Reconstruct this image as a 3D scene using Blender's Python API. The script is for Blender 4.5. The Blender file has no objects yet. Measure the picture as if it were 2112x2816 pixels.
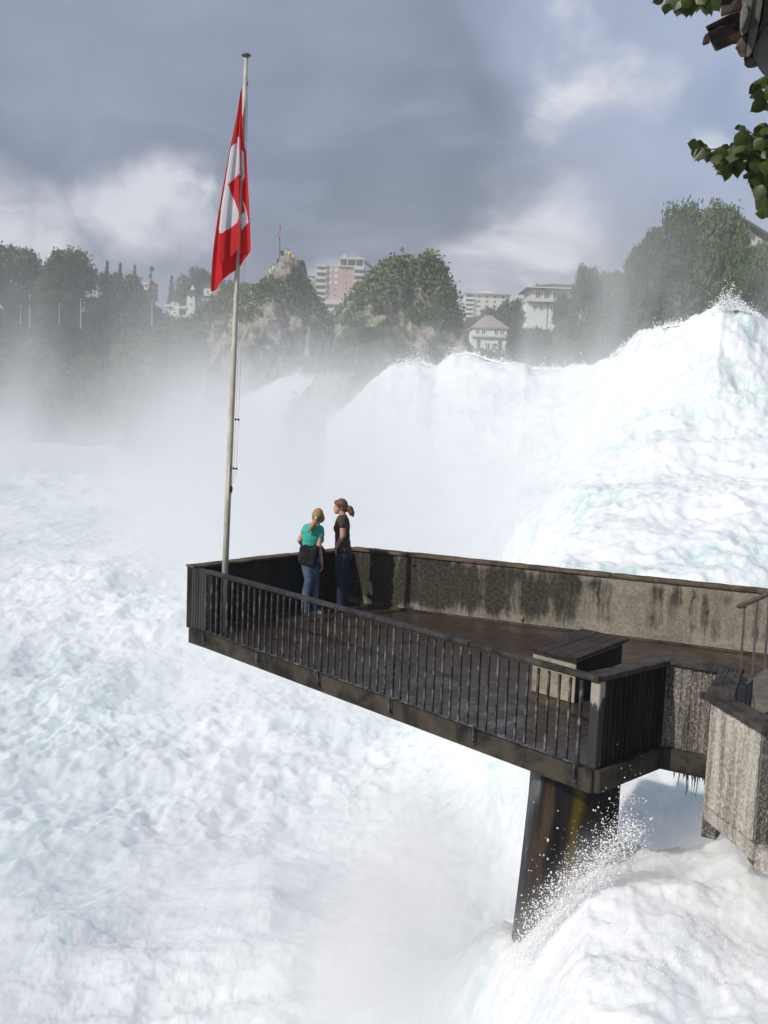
import bpy, bmesh, math, random
import numpy as np
from mathutils import Vector, Matrix
random.seed(7); rng = np.random.default_rng(7)
sc = bpy.context.scene
COL = sc.collection
R = math.radians

# ---------------------------------------------------------------- camera
F_PX, CX, CY = 2800.0, 1056.0, 1408.0
ROLL = R(2.2); PITCH = math.atan((CY-1095)/F_PX); HC = 3.2
Fv = Vector((0, math.cos(PITCH), -math.sin(PITCH)))
U0 = Vector((0, math.sin(PITCH), math.cos(PITCH))); R0 = Vector((1, 0, 0))
RV = R0*math.cos(ROLL)+U0*math.sin(ROLL); UV = -R0*math.sin(ROLL)+U0*math.cos(ROLL)
cam = bpy.data.cameras.new('camera'); camo = bpy.data.objects.new('camera', cam); COL.objects.link(camo)
m = Matrix((RV, UV, -Fv)).transposed().to_4x4(); m.translation = Vector((0, 0, HC)); camo.matrix_world = m
cam.sensor_fit = 'VERTICAL'; cam.sensor_height = 36; cam.lens = 36*F_PX/2816
cam.clip_start = .05; cam.clip_end = 5000
sc.camera = camo
CAMP = Vector((0, 0, HC))
def ray(px, py): return Fv+RV*((px-CX)/F_PX)-UV*((py-CY)/F_PX)
def atz(px, py, z):
    d = ray(px, py); return CAMP+d*((z-HC)/d.z)
def atY(px, py, Y):
    d = ray(px, py); return CAMP+d*(Y/d.y)
def yh(px): return 1095+(px-1056)*math.tan(ROLL)

# ---------------------------------------------------------------- light
SUN_AZ, SUN_EL = R(53+180), R(35)       # where the sun stands: behind the camera on the left
sdir = Vector((math.sin(SUN_AZ)*math.cos(SUN_EL), math.cos(SUN_AZ)*math.cos(SUN_EL), math.sin(SUN_EL)))
sun = bpy.data.lights.new('sun', 'SUN'); sun.energy = 3.9; sun.angle = R(.55); sun.color = (1, .945, .86)
suno = bpy.data.objects.new('sun', sun); COL.objects.link(suno)
suno.rotation_euler = sdir.to_track_quat('Z', 'Y').to_euler(); suno.location = (-20, -20, 40)
sc.view_settings.view_transform = 'Standard'; sc.view_settings.look = 'None'
sc.view_settings.exposure = -0.15; sc.view_settings.gamma = 1
sc.cycles.volume_bounces = 3
sc.cycles.max_bounces = 8
sc.cycles.volume_step_rate = 1.0
sc.cycles.volume_max_steps = 64
sc.cycles.use_denoising = True

# ---------------------------------------------------------------- node helpers
class NT:
    def __init__(s, tree): s.t = tree; s.n = tree.nodes; s.l = tree.links
    def node(s, typ, inputs=None, **kw):
        n = s.n.new(typ)
        for k, v in kw.items(): setattr(n, k, v)
        for k, v in (inputs or {}).items(): s.put(n.inputs[k], v)
        return n
    def put(s, inp, v):
        if isinstance(v, bpy.types.NodeSocket): s.l.new(v, inp)
        elif isinstance(v, bpy.types.Node): s.l.new(v.outputs[0], inp)
        else: inp.default_value = v
    def math(s, op, a, b=0.0, c=None, clamp=False):
        n = s.n.new('ShaderNodeMath'); n.operation = op; n.use_clamp = clamp
        s.put(n.inputs[0], a); s.put(n.inputs[1], b)
        if c is not None: s.put(n.inputs[2], c)
        return n.outputs[0]
    def ramp(s, v, a, b, c=0.0, d=1.0, smooth=True):
        n = s.n.new('ShaderNodeMapRange'); n.clamp = True
        if smooth: n.interpolation_type = 'SMOOTHSTEP'
        s.put(n.inputs['Value'], v); n.inputs['From Min'].default_value = a; n.inputs['From Max'].default_value = b
        n.inputs['To Min'].default_value = c; n.inputs['To Max'].default_value = d
        return n.outputs['Result']
    def mix(s, f, a, b):
        n = s.n.new('ShaderNodeMix'); n.data_type = 'RGBA'
        s.put(n.inputs[0], f)
        for i, v in ((6, a), (7, b)):
            s.put(n.inputs[i], (*v, 1) if isinstance(v, tuple) and len(v) == 3 else v)
        return n.outputs[2]
    def coord(s, kind='Object', scale=(1, 1, 1), rot=(0, 0, 0)):
        tc = s.n.new('ShaderNodeTexCoord'); mp = s.n.new('ShaderNodeMapping')
        mp.inputs['Scale'].default_value = scale; mp.inputs['Rotation'].default_value = rot
        s.l.new(tc.outputs[kind], mp.inputs['Vector']); return mp.outputs[0]
    def noise(s, vec, scale, detail=4.0, rough=.55, dist=0.0):
        n = s.n.new('ShaderNodeTexNoise')
        s.l.new(vec, n.inputs['Vector']); n.inputs['Scale'].default_value = scale
        n.inputs['Detail'].default_value = detail; n.inputs['Roughness'].default_value = rough; n.inputs['Distortion'].default_value = dist
        return n.outputs['Fac']
    def bump(s, h, strength=.5, dist=.02, normal=None):
        n = s.n.new('ShaderNodeBump'); n.inputs['Strength'].default_value = strength; n.inputs['Distance'].default_value = dist
        s.put(n.inputs['Height'], h)
        if normal is not None: s.put(n.inputs['Normal'], normal)
        return n.outputs[0]
MATS = {}
def mat(name, fn=None, color=(.5, .5, .5), rough=.8, **kw):
    if name in MATS: return MATS[name]
    mm = bpy.data.materials.new(name); mm.use_nodes = True
    nt = NT(mm.node_tree); b = nt.n['Principled BSDF']
    b.inputs['Base Color'].default_value = (*color, 1); b.inputs['Roughness'].default_value = rough
    for k, v in kw.items(): b.inputs[k].default_value = v
    if fn: fn(nt, b)
    MATS[name] = mm; return mm
def simple(name, color, rough=.8, var=.25, scale=6.0, bump=.0, bdist=.01, detail=5, **kw):
    """a base colour broken up by noise, with optional relief"""
    def fn(nt, b):
        v = nt.coord(); n = nt.noise(v, scale, detail, .6)
        a = tuple(c*(1-var) for c in color); d = tuple(min(1, c*(1+var)) for c in color)
        nt.put(b.inputs['Base Color'], nt.mix(nt.ramp(n, .3, .7), a, d))
        if bump:
            nt.put(b.inputs['Normal'], nt.bump(nt.noise(v, scale*5, 6, .65), bump, bdist))
    return mat(name, fn, color, rough, **kw)

# ---------------------------------------------------------------- world: sky with broken cloud
world = bpy.data.worlds.new('World'); sc.world = world; world.use_nodes = True
w = NT(world.node_tree); w.n.clear()
sky = w.node('ShaderNodeTexSky', sky_type='NISHITA'); sky.sun_disc = False
sky.sun_elevation = SUN_EL; sky.sun_rotation = SUN_AZ; sky.air_density = 1.0; sky.dust_density = 1.5
tc = w.node('ShaderNodeTexCoord'); D = tc.outputs['Generated']
nz = w.node('ShaderNodeTexNoise', {'Scale': 3.2, 'Detail': 6.0, 'Roughness': .55}); w.l.new(D, nz.inputs['Vector'])
off = w.node('ShaderNodeVectorMath', operation='SUBTRACT'); w.l.new(nz.outputs['Color'], off.inputs[0]); off.inputs[1].default_value = (.5, .5, .5)
sca = w.node('ShaderNodeVectorMath', operation='SCALE'); w.l.new(off.outputs[0], sca.inputs[0]); sca.inputs['Scale'].default_value = .34
add = w.node('ShaderNodeVectorMath', operation='ADD'); w.l.new(D, add.inputs[0]); w.l.new(sca.outputs[0], add.inputs[1])
DW = add.outputs[0]
def blob(px, py, rad_px, hard=.35):
    """a soft round patch of sky in a given direction"""
    d = ray(px, py).normalized(); a = rad_px/F_PX
    n = w.node('ShaderNodeVectorMath', operation='DISTANCE'); w.l.new(DW, n.inputs[0]); n.inputs[1].default_value = d
    return w.ramp(n.outputs['Value'], a*hard, a*1.15, 1.0, 0.0)
def vmax(*a):
    r = a[0]
    for x in a[1:]: r = w.math('MAXIMUM', r, x)
    return r
mid = w.node('ShaderNodeMapping', {'Scale': (1, 1, 2.4)}); w.l.new(D, mid.inputs['Vector'])
n1 = w.noise(mid.outputs[0], 3.0, 7, .56, .4)
n2 = w.noise(mid.outputs[0], 7.5, 7, .6, .6)
dark = (.165, .205, .30); midc = (.31, .36, .48); white = (.80, .82, .87)
base = w.mix(w.ramp(n1, .36, .66), dark, midc)
darkm = vmax(blob(1250, 500, 760), blob(350, 330, 600), blob(900, 620, 420), blob(1500, 600, 360), blob(150, 500, 300))
base = w.mix(w.math('MULTIPLY', darkm, w.ramp(n2, .40, .64, .9, .35)), base, (.150, .188, .275))
lite = vmax(blob(110, 680, 200), blob(490, 600, 165), blob(1470, 735, 210), blob(300, 700, 190), blob(1330, 760, 170), blob(560, 515, 75), blob(820, 690, 130))
base = w.mix(w.math('MULTIPLY', lite, w.ramp(n2, .32, .62, .40, 1.0)), base, (.74, .75, .82))
topl = vmax(blob(300, -250, 700), blob(900, -300, 600))
base = w.mix(w.math('MULTIPLY', topl, .5), base, (.36, .42, .57))
right = vmax(blob(1950, 300, 520), blob(2400, 100, 800), blob(1750, 60, 380))
base = w.mix(w.math('MULTIPLY', right, .8), base, (.43, .50, .69))
whites = vmax(blob(1690, 90, 120), blob(1600, 300, 110), blob(1975, 395, 75), blob(1850, 120, 60), blob(1700, 200, 150))
base = w.mix(w.math('MULTIPLY', whites, w.ramp(n2, .35, .66, .22, .85)), base, white)
blue = vmax(blob(2010, 260, 150), blob(2090, 380, 150))
bg1 = w.node('ShaderNodeBackground', {'Color': base, 'Strength': 1.1})
bg2 = w.node('ShaderNodeBackground', {'Color': sky.outputs[0], 'Strength': .11})
# overhead and behind: mostly open sky between clouds, so the sun gets through
sep = w.node('ShaderNodeSeparateXYZ'); w.l.new(D, sep.inputs[0])
openn = w.math('MULTIPLY', w.ramp(sep.outputs['Y'], .15, -.25), w.ramp(n1, .42, .6))
fac = vmax(w.math('MULTIPLY', blue, .45), openn)
mx = w.node('ShaderNodeMixShader'); w.put(mx.inputs[0], fac); w.l.new(bg1.outputs[0], mx.inputs[1]); w.l.new(bg2.outputs[0], mx.inputs[2])
wo = w.node('ShaderNodeOutputWorld'); w.l.new(mx.outputs[0], wo.inputs['Surface'])

# ---------------------------------------------------------------- numpy noise
_perm = rng.permutation(256); _perm = np.concatenate([_perm, _perm, _perm])
_val = rng.random(256)
def vnoise(x, y, z=None):
    """smooth value noise -1..1"""
    if z is None: z = np.zeros_like(x)
    xi, yi, zi = np.floor(x).astype(int), np.floor(y).astype(int), np.floor(z).astype(int)
    fx, fy, fz = x-xi, y-yi, z-zi
    fx, fy, fz = [f*f*f*(f*(f*6-15)+10) for f in (fx, fy, fz)]
    def h(a, b, c): return _val[_perm[(_perm[(_perm[a & 255]+b) & 255]+c) & 255]]
    r = 0
    for dx in (0, 1):
        for dy in (0, 1):
            for dz in (0, 1):
                wt = (fx if dx else 1-fx)*(fy if dy else 1-fy)*(fz if dz else 1-fz)
                r = r+wt*h(xi+dx, yi+dy, zi+dz)
    return r*2-1
def fbm(x, y, z=None, oct=4, gain=.5, lac=2.03):
    a, s, r = 1.0, 1.0, 0
    if z is None: z = np.zeros_like(x)
    for i in range(oct):
        r = r+a*vnoise(x*s+17.3*i, y*s+5.1*i, z*s+9.7*i); a *= gain; s *= lac
    return r
def sstep(x, a, b):
    t = np.clip((x-a)/(b-a), 0, 1); return t*t*(3-2*t)

# ---------------------------------------------------------------- mesh helpers
def link(name, verts, faces, m=None, parent=None, smooth=False, mi=None, mats=None):
    me = bpy.data.meshes.new(name)
    if isinstance(verts, np.ndarray) and isinstance(faces, np.ndarray):
        k = faces.shape[1]
        me.vertices.add(len(verts)); me.vertices.foreach_set('co', verts.astype(np.float32).ravel())
        me.loops.add(faces.size); me.loops.foreach_set('vertex_index', faces.astype(np.int32).ravel())
        me.polygons.add(len(faces)); me.polygons.foreach_set('loop_start', np.arange(0, faces.size, k, dtype=np.int32))
        me.update(calc_edges=True); me.validate()
    else:
        me.from_pydata([tuple(v) for v in verts], [], [tuple(f) for f in faces]); me.update()
    for x in (mats or ([m] if m else [])): me.materials.append(x)
    if mi is not None: me.polygons.foreach_set('material_index', np.asarray(mi, dtype=np.int32))
    me.polygons.foreach_set('use_smooth', [bool(smooth)]*len(me.polygons))
    o = bpy.data.objects.new(name, me); COL.objects.link(o)
    if parent: o.parent = parent
    return o
class MB:
    def __init__(s): s.v = []; s.f = []
    def add(s, v, f):
        n = len(s.v); s.v += [tuple(p) for p in v]; s.f += [tuple(i+n for i in q) for q in f]; return s
    def box(s, x0, y0, z0, x1, y1, z1):
        return s.add([(x0,y0,z0),(x1,y0,z0),(x1,y1,z0),(x0,y1,z0),(x0,y0,z1),(x1,y0,z1),(x1,y1,z1),(x0,y1,z1)],
                     [(0,3,2,1),(4,5,6,7),(0,1,5,4),(1,2,6,5),(2,3,7,6),(3,0,4,7)])
    def bar(s, a, b, w, h, up=Vector((0,0,1)), off=0.0):
        """box section from a to b, w wide (sideways), h high; off moves it sideways"""
        a, b = Vector(a), Vector(b); d = (b-a).normalized(); sd = d.cross(up)
        sd = sd.normalized() if sd.length > 1e-5 else Vector((1,0,0)); u = sd.cross(d).normalized()
        v = []
        for p in (a, b):
            for (i, j) in ((-1,-1),(1,-1),(1,1),(-1,1)): v.append(p+sd*(off+i*w/2)+u*(j*h/2))
        return s.add(v, [(0,1,2,3),(7,6,5,4),(0,4,5,1),(1,5,6,2),(2,6,7,3),(3,7,4,0)])
    def prism(s, poly, z0, z1):
        n = len(poly)
        return s.add([(p[0], p[1], z0) for p in poly]+[(p[0], p[1], z1) for p in poly],
            [tuple(range(n))[::-1], tuple(range(n, 2*n))]+[(i, (i+1) % n, n+(i+1) % n, n+i) for i in range(n)])
    def tube(s, pts, rad, n=8, cap=True):
        pts = [Vector(p) for p in pts]
        rad = rad if isinstance(rad, (list, tuple)) else [rad]*len(pts); v = []
        for i, p in enumerate(pts):
            d = (pts[min(i+1, len(pts)-1)]-pts[max(i-1, 0)]).normalized()
            a = d.cross(Vector((0,0,1)) if abs(d.z) < .95 else Vector((1,0,0))).normalized(); b = d.cross(a)
            for k in range(n):
                t = 2*math.pi*k/n; v.append(p+(a*math.cos(t)+b*math.sin(t))*rad[i])
        f = [(i*n+k, i*n+(k+1) % n, (i+1)*n+(k+1) % n, (i+1)*n+k) for i in range(len(pts)-1) for k in range(n)]
        if cap: f += [tuple(range(n))[::-1], tuple((len(pts)-1)*n+k for k in range(n))]
        return s.add(v, f)
    def ball(s, c, r, seg=10, rings=7):
        rx, ry, rz = r if isinstance(r, (tuple, list)) else (r, r, r)
        v = [(c[0], c[1], c[2]+rz)]
        for i in range(1, rings):
            a = math.pi*i/rings
            for k in range(seg):
                t = 2*math.pi*k/seg; v.append((c[0]+rx*math.sin(a)*math.cos(t), c[1]+ry*math.sin(a)*math.sin(t), c[2]+rz*math.cos(a)))
        v.append((c[0], c[1], c[2]-rz)); L = len(v)-1
        f = [(0, 1+k, 1+(k+1) % seg) for k in range(seg)]
        for i in range(rings-2):
            f += [(1+i*seg+k, 1+(i+1)*seg+k, 1+(i+1)*seg+(k+1) % seg, 1+i*seg+(k+1) % seg) for k in range(seg)]
        f += [(L, 1+(rings-2)*seg+(k+1) % seg, 1+(rings-2)*seg+k) for k in range(seg)]
        return s.add(v, f)
    def build(s, name, m, parent=None, smooth=False):
        return link(name, s.v, s.f, m, parent, smooth)
def thing(name, label, cat, loc=(0,0,0), rz=0, group=None):
    o = bpy.data.objects.new(name, None); COL.objects.link(o); o.location = loc; o.rotation_euler = (0, 0, rz)
    return tag(o, label, cat, group)
def tag(o, label=None, cat=None, group=None, kind=None):
    if label: o['label'] = label
    if cat: o['category'] = cat
    if group: o['group'] = group
    if kind: o['kind'] = kind
    return o
def bevel(o, wd=.01, seg=1):
    b = o.modifiers.new('bevel', 'BEVEL'); b.width = wd; b.segments = seg; b.limit_method = 'ANGLE'; return o

# ================================================================= WATER
def tof(px, py, Y): p = atY(px, py, Y); return p.x/p.y, p.z
LIP = [ # px, py of the skyline of the falls, distance
 (-700,1300,118,-8),(560,1190,112,-8),(600,1150,110,-3),(640,1112,108,None),(690,1085,108,None),(740,1060,108,None),(780,1040,108,None),(820,1034,108,None),(850,1046,108,None),(880,1045,108,None),
 (893,1085,104,None),(905,1150,88,None),(925,1140,87,None),(960,1110,86,None),(1000,1075,86,None),(1040,1040,86,None),(1075,1010,85,None),(1110,998,85,None),(1150,992,84,None),
 (1200,1010,84,None),(1250,975,83,None),(1290,968,82,None),(1340,985,81,None),(1400,1002,80,None),(1460,1012,79,None),(1550,1012,76,None),(1620,1008,70,None),
 (1660,995,62,None),(1690,972,58,None),(1730,944,55,None),(1770,918,53,None),(1820,898,51,None),(1880,888,50,None),(1940,872,49,None),(1985,850,48,None),(2030,848,48,None),(2075,860,48,None),(2112,892,48,None),(2250,900,48,None),(2900,920,48,None)]
lt, lL, lz = [], [], []
for px, py, Y, zz in LIP:
    t, z = tof(px, py, Y); lt.append(t); lL.append(Y); lz.append(z if zz is None else zz)
lt, lL, lz = map(np.array, (lt, lL, lz))
tg = np.linspace(-1, 1.2, 1100); zg = np.interp(tg, lt, lz); kw = np.exp(-np.linspace(-2.2, 2.2, 61)**2); zg = np.convolve(np.pad(zg, 30, 'edge'), kw/kw.sum(), 'valid')
def water_z(X, Y, detail=True):
    t = X/Y
    L = np.interp(t, lt, lL); ZL = np.interp(t, lt, lz)
    wR = sstep(t, .0, .24)
    zb = -8+6.0*wR
    # flatter rapids on the right, stepping up towards the foot of the great fall
    zr = np.interp(t, [.06, .12, .18, .26, .38], [-6, -2.4, -.1, 1.0, 1.8]); zn = np.interp(t, [.06, .16, .38], [-6.6, -1.6, -.9])
    zp = zn+(zr-zn)*np.clip((Y-20)/18, 0, 1); zb = zb+(zp-zb)*sstep(t+.035*fbm(X*.16, Y*.10+5, oct=3), .02, .18)
    # under and beside the platform the water is lowered to move the slab's shadow out of sight; in front of the pier it piles up
    zm = np.interp(t, [-.1, .02, .3], [-7.4, -6.6, -6.2]); zb = zm+(zb-zm)*sstep(Y, 18, np.interp(t, [.05, .16], [33, 23]))
    nz_ = np.interp(t, [-.45, -.22, -.05, .06, .115, .145, .185, .225, .28, .4], [-5.9, -5.3, -4.6, -3.6, -2.6, -2.15, -1.65, -1.18, -1.0, -.75])
    y1 = np.interp(t, [-.1, .1, .16], [12.0, 9.6, 9.0]); y2 = np.interp(t, [-.1, .1, .16], [26, 17, 14.0])
    zb = zb+(nz_-zb)*(1-sstep((Y-y1)/(y2-y1), 0, 1))
    zb = zb-.10*np.clip(8.3-Y, 0, 9)
    W = np.interp(t, [-.2, -.06, .05, .13, .19], [16, 30, 34, 34, 20]); W = np.where(t > .13, np.minimum(W+8, np.maximum(L-37, 9)), W)
    s = np.clip((Y-(L-W))/W, 0, 1); s = s**1.25; s = s*s*(3-2*s)*.55+s*.45
    ZS = np.interp(t, tg, zg); ZL = ZS+(ZL-ZS)*s**5
    z = zb+(ZL-zb)*s
    face = .7*np.clip(s*4, 0, 1)*np.clip((1-s)*8+.25, 0, 1)
    if detail:
        near = sstep(Y, 24, 14)
        z = z+.24*near*fbm(X*.55, Y*.55, oct=3)+.07*near*fbm(X*1.7+9, Y*1.7, oct=5, gain=.62)+.30*np.clip(s, 0, 1)**5*fbm(t*55, Y*.12, oct=4)*(Y > 40)
        sw = .45+1.1*sstep(fbm(X*.045+7, Y*.03+2, oct=3), -.35, .5)
        z = z+(1-near)*sw*(.42*(.35+.65*sstep(Y, 20, 60))*fbm(X*.16, Y*.10+3, oct=3)*(1-.75*np.clip((s-.75)*4, 0, 1)))
        rid = 1-np.abs(fbm(X*.35+4, Y*.22, oct=5, gain=.6)); z = z+(1-near)*sw*.24*(rid-.6)*(1-.7*np.clip((s-.7)*3, 0, 1))
        z = z+(1-near)*.05*fbm(X*1.3, Y*1.0, oct=3, gain=.7)
        z = z+.26*face*fbm(X*.6, Y*.4+z*.4, oct=5, gain=.6)*(Y > 30)
    return z
nt_, nr = 760, 980
ts = np.linspace(-.62, .74, nt_); ys = 4.2*(205/4.2)**np.linspace(0, 1, nr)
T, YY = np.meshgrid(ts, ys); XX = T*YY
ZZ = water_z(XX, YY)
V = np.stack([XX, YY, ZZ], -1).reshape(-1, 3)
i = np.arange(nr-1)[:, None]*nt_+np.arange(nt_-1)[None, :]
Fq = np.stack([i, i+1, i+nt_+1, i+nt_], -1).reshape(-1, 4)
def foam(nt, b):
    v = nt.coord()
    n = nt.noise(nt.coord(scale=(1, .6, 1), rot=(0, 0, -.5)), .17, 6, .62, .8); n2_ = nt.noise(nt.coord(scale=(1.6, .7, 1), rot=(0, 0, -.5)), 1.2, 9, .75, 1.8)
    fac = nt.math('MULTIPLY', nt.ramp(n, .44, .64), nt.ramp(n2_, .42, .60))
    nt.put(b.inputs['Base Color'], nt.mix(nt.math('MULTIPLY', fac, .9), (.875, .895, .92), (.44, .66, .62)))
    mott = nt.noise(v, 11.0, 8, .78, 1.0); mc = nt.noise(v, 2.2, 7, .7, .6)
    nt.put(b.inputs['Base Color'], nt.mix(nt.math('MULTIPLY', nt.ramp(nt.math('ADD', nt.math('MULTIPLY', mott, .6), nt.math('MULTIPLY', mc, .4)), .53, .42), .42), b.inputs['Base Color'].links[0].from_socket, (.60, .67, .72)))
    h = nt.math('ADD', nt.noise(v, 1.6, 10, .70, 1.2), nt.math('MULTIPLY', nt.noise(v, 9.0, 6, .7, .8), .30))
    nt.put(b.inputs['Normal'], nt.bump(h, .20, .22))
    b.inputs['Subsurface Weight'].default_value = .6; b.inputs['Subsurface Radius'].default_value = (.9, 1, 1); b.inputs['Subsurface Scale'].default_value = .30
white_water = mat('white_water', foam, rough=.75)
water = tag(link('water', V, Fq, white_water, smooth=True), kind='structure')

# ================================================================= GROUND AND BANKS
BK = [(-900,200,16),(560,192,16),(640,168,16),(950,160,14),(1100,150,10),(1350,132,8),(1500,118,9),(1620,106,9),(1750,92,9),(2112,80,11),(3000,70,12)]
bt, bY, bz = [], [], []
for px, Y, z in BK: bt.append((px-CX)/F_PX); bY.append(Y); bz.append(z)
def land_z(X, Y):
    t = X/Y; Yb = np.interp(t, bt, bY); zt = np.interp(t, bt, bz)
    z0 = np.where(t < -.15, -9.0, 3.0)
    s = sstep(Y, Yb, Yb+22)
    hill = sstep(Y, Yb+60, Yb+330)
    z = z0+(zt-z0)*s+(34-zt)*hill
    return z+1.1*fbm(X*.12, Y*.12, oct=4)*sstep(Y, Yb, Yb+8)
ys2 = np.concatenate([np.linspace(66, 240, 200), np.linspace(244, 600, 50)]); ts2 = np.linspace(-.9, .9, 420)
T2, Y2 = np.meshgrid(ts2, ys2); X2 = T2*Y2
Z2 = np.where(Y2 < np.interp(T2, bt, bY), -11.0, land_z(X2, Y2))
V2 = np.stack([X2, Y2, Z2], -1).reshape(-1, 3); n_, k_ = T2.shape
i = np.arange(n_-1)[:, None]*k_+np.arange(k_-1)[None, :]
F2 = np.stack([i, i+1, i+k_+1, i+k_], -1).reshape(-1, 4)
def earth(nt, b):
    v = nt.coord(); n = nt.noise(v, .35, 7, .65)
    nt.put(b.inputs['Base Color'], nt.mix(nt.ramp(n, .35, .65), (.035, .05, .022), (.10, .115, .06)))
    nt.put(b.inputs['Normal'], nt.bump(nt.noise(v, 2.0, 6, .7), .6, .3))
hillside_m = mat('hillside_turf', earth, rough=.95)
tag(link('hillside', V2, F2, hillside_m, smooth=True), kind='structure')
gm = MB(); N = 48
gm.add([(0, 0, -12)]+[(630*math.cos(2*math.pi*k/N), 630*math.sin(2*math.pi*k/N), -12) for k in range(N)], [(0, 1+k, 1+(k+1) % N) for k in range(N)])
tag(gm.build('ground', simple('ground_rock', (.12, .13, .11), .95)), kind='structure')
# ---------------------------------------------------------------- rock stacks in the river
def rock_stack(name, prof, Y, depth, ztop_round=.8, seed=0, m=None):
    """prof: (py, px_left, px_right) skyline rows of the rock; rings of real depth, broken up by noise"""
    rows = []
    for py, a, b in prof:
        pa, pb = atY(a, py, Y), atY(b, py, Y); rows.append(((pa.z+pb.z)/2, pa.x, pb.x))
    rows.sort(); zz = np.array([r[0] for r in rows]); xa = np.array([r[1] for r in rows]); xb = np.array([r[2] for r in rows])
    nzr, na = 110, 220
    zs = np.linspace(zz[0], zz[-1], nzr); an = np.linspace(0, 2*np.pi, na, endpoint=False)
    A, Zs = np.meshgrid(an, zs)
    L = np.interp(Zs, zz, xa); Rr = np.interp(Zs, zz, xb); cx = (L+Rr)/2; hw = (Rr-L)/2
    dep = depth*np.interp(Zs, [zz[0], zz[-1]], [1, .3])
    ca, sa = np.cos(A), np.sin(A)
    ca = np.sign(ca)*np.abs(ca)**.8; sa = np.sign(sa)*np.abs(sa)**.8
    X = cx+hw*ca; Yv = Y+dep*sa
    nn = fbm(X*.16+seed, Zs*.13, Yv*.16, oct=4, gain=.55); n2 = fbm(X*.7+seed, Zs*.5+X*.3, Yv*.7, oct=4, gain=.55)
    amp = np.minimum(1.0, hw/6)
    disp = (1.4*nn+.75*n2)*amp; damp = 1-.55*np.abs(ca)
    X = X+ca*disp*(1-.6*np.abs(ca)); Yv = Yv+sa*disp*1.6*damp
    Zs = Zs+.5*fbm(X*.4, Yv*.4+seed, oct=3)
    Vv = np.stack([X, Yv, Zs], -1).reshape(-1, 3)
    i = np.arange(nzr-1)[:, None]*na+np.arange(na)[None, :]; j = np.arange(nzr-1)[:, None]*na+(np.arange(na)[None, :]+1) % na
    F = np.stack([i, j, j+na, i+na], -1).reshape(-1, 4)
    V_ = [tuple(p) for p in Vv]; F_ = [tuple(q) for q in F]
    V_.append((float(cx[-1].mean()), Y, float(zs[-1])+ztop_round)); top = len(V_)-1
    F_ += [((nzr-1)*na+k, (nzr-1)*na+(k+1) % na, top) for k in range(na)]
    o = link(name, V_, F_, m, smooth=True)
    return o, Vv
def rockfn(nt, b):
    v = nt.coord(); n = nt.noise(v, .22, 7, .65, .6); f = nt.noise(v, 1.3, 8, .7, .5)
    c = nt.mix(nt.ramp(f, .3, .7), (.13, .12, .105), (.50, .45, .37))
    green = nt.mix(nt.ramp(f, .35, .65), (.035, .055, .02), (.10, .13, .05))
    nt.put(b.inputs['Base Color'], nt.mix(nt.ramp(n, .47, .58), c, green))
    vs = nt.coord(scale=(1, 1, .5), rot=(0, .5, 0))
    nt.put(b.inputs['Normal'], nt.bump(nt.noise(vs, .9, 9, .7, .7), .9, .8))
rockm = mat('limestone', rockfn, rough=.95)
rk1, rv1 = rock_stack('rock', [(722,772,836),(745,762,841),(770,752,846),(800,715,853),(830,690,868),(860,660,890),(890,640,902),(930,610,905),(980,585,900),(1060,560,885),(1200,540,870),(1330,530,870)], 121, 11, .4, 3, rockm)
tag(rk1, 'tall rock stack in the river with people and a flag on its summit', 'rock')
rk2, rv2 = rock_stack('rock', [(722,1085,1195),(735,1066,1208),(760,1030,1218),(790,1008,1226),(830,975,1240),(870,950,1252),(900,943,1262),(950,938,1285),(1000,932,1320),(1048,888,1330),(1100,842,1330),(1150,806,1330),(1200,782,1330),(1300,760,1330),(1400,740,1330)], 97, 9, .6, 11, rockm)
tag(rk2, 'broad leafy-topped rock stack standing beside the main fall', 'rock')
# low ridge that ties the first rock to the left bank
rg, rvg = rock_stack('rock', [(805,645,690),(830,615,720),(860,590,750),(890,555,770),(915,480,780),(940,440,790),(1010,410,790),(1100,390,790),(1250,370,790)], 160, 16, .5, 23, rockm)
tag(rg, 'long low overgrown rock shoulder left of the summit rock', 'rock')

# ---------------------------------------------------------------- vegetation
def leafm(name, a, b, tr=.0):
    def fn(nt, bs):
        v = nt.coord(); n = nt.noise(v, .5, 3, .6); f = nt.noise(v, 4.0, 2, .6)
        oi = nt.node('ShaderNodeObjectInfo')
        k = nt.math('ADD', nt.math('MULTIPLY', n, .7), nt.math('MULTIPLY', f, .3)); k = nt.math('ADD', k, nt.math('MULTIPLY', nt.math('SUBTRACT', oi.outputs['Random'], .5), .25))
        nt.put(bs.inputs['Base Color'], nt.mix(nt.ramp(k, .32, .68), a, b))
        if tr: 
            t = nt.node('ShaderNodeBsdfTranslucent', {'Color': (b[0]*1.3, b[1]*1.3, b[2]*.8, 1)}); mxs = nt.node('ShaderNodeMixShader')
            mxs.inputs[0].default_value = tr; nt.l.new(bs.outputs[0], mxs.inputs[1]); nt.l.new(t.outputs[0], mxs.inputs[2])
            nt.l.new(mxs.outputs[0], nt.n['Material Output'].inputs['Surface'])
    return mat(name, fn, rough=.7)
LEAF = [leafm('foliage_broad', (.042, .080, .024), (.12, .185, .055), .2), leafm('foliage_olive', (.055, .088, .028), (.15, .195, .065), .2), leafm('foliage_dark', (.030, .058, .024), (.08, .13, .05), .15)]
BARK = simple('bark', (.09, .075, .06), .95, .4, 3, .6, .03)
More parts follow.
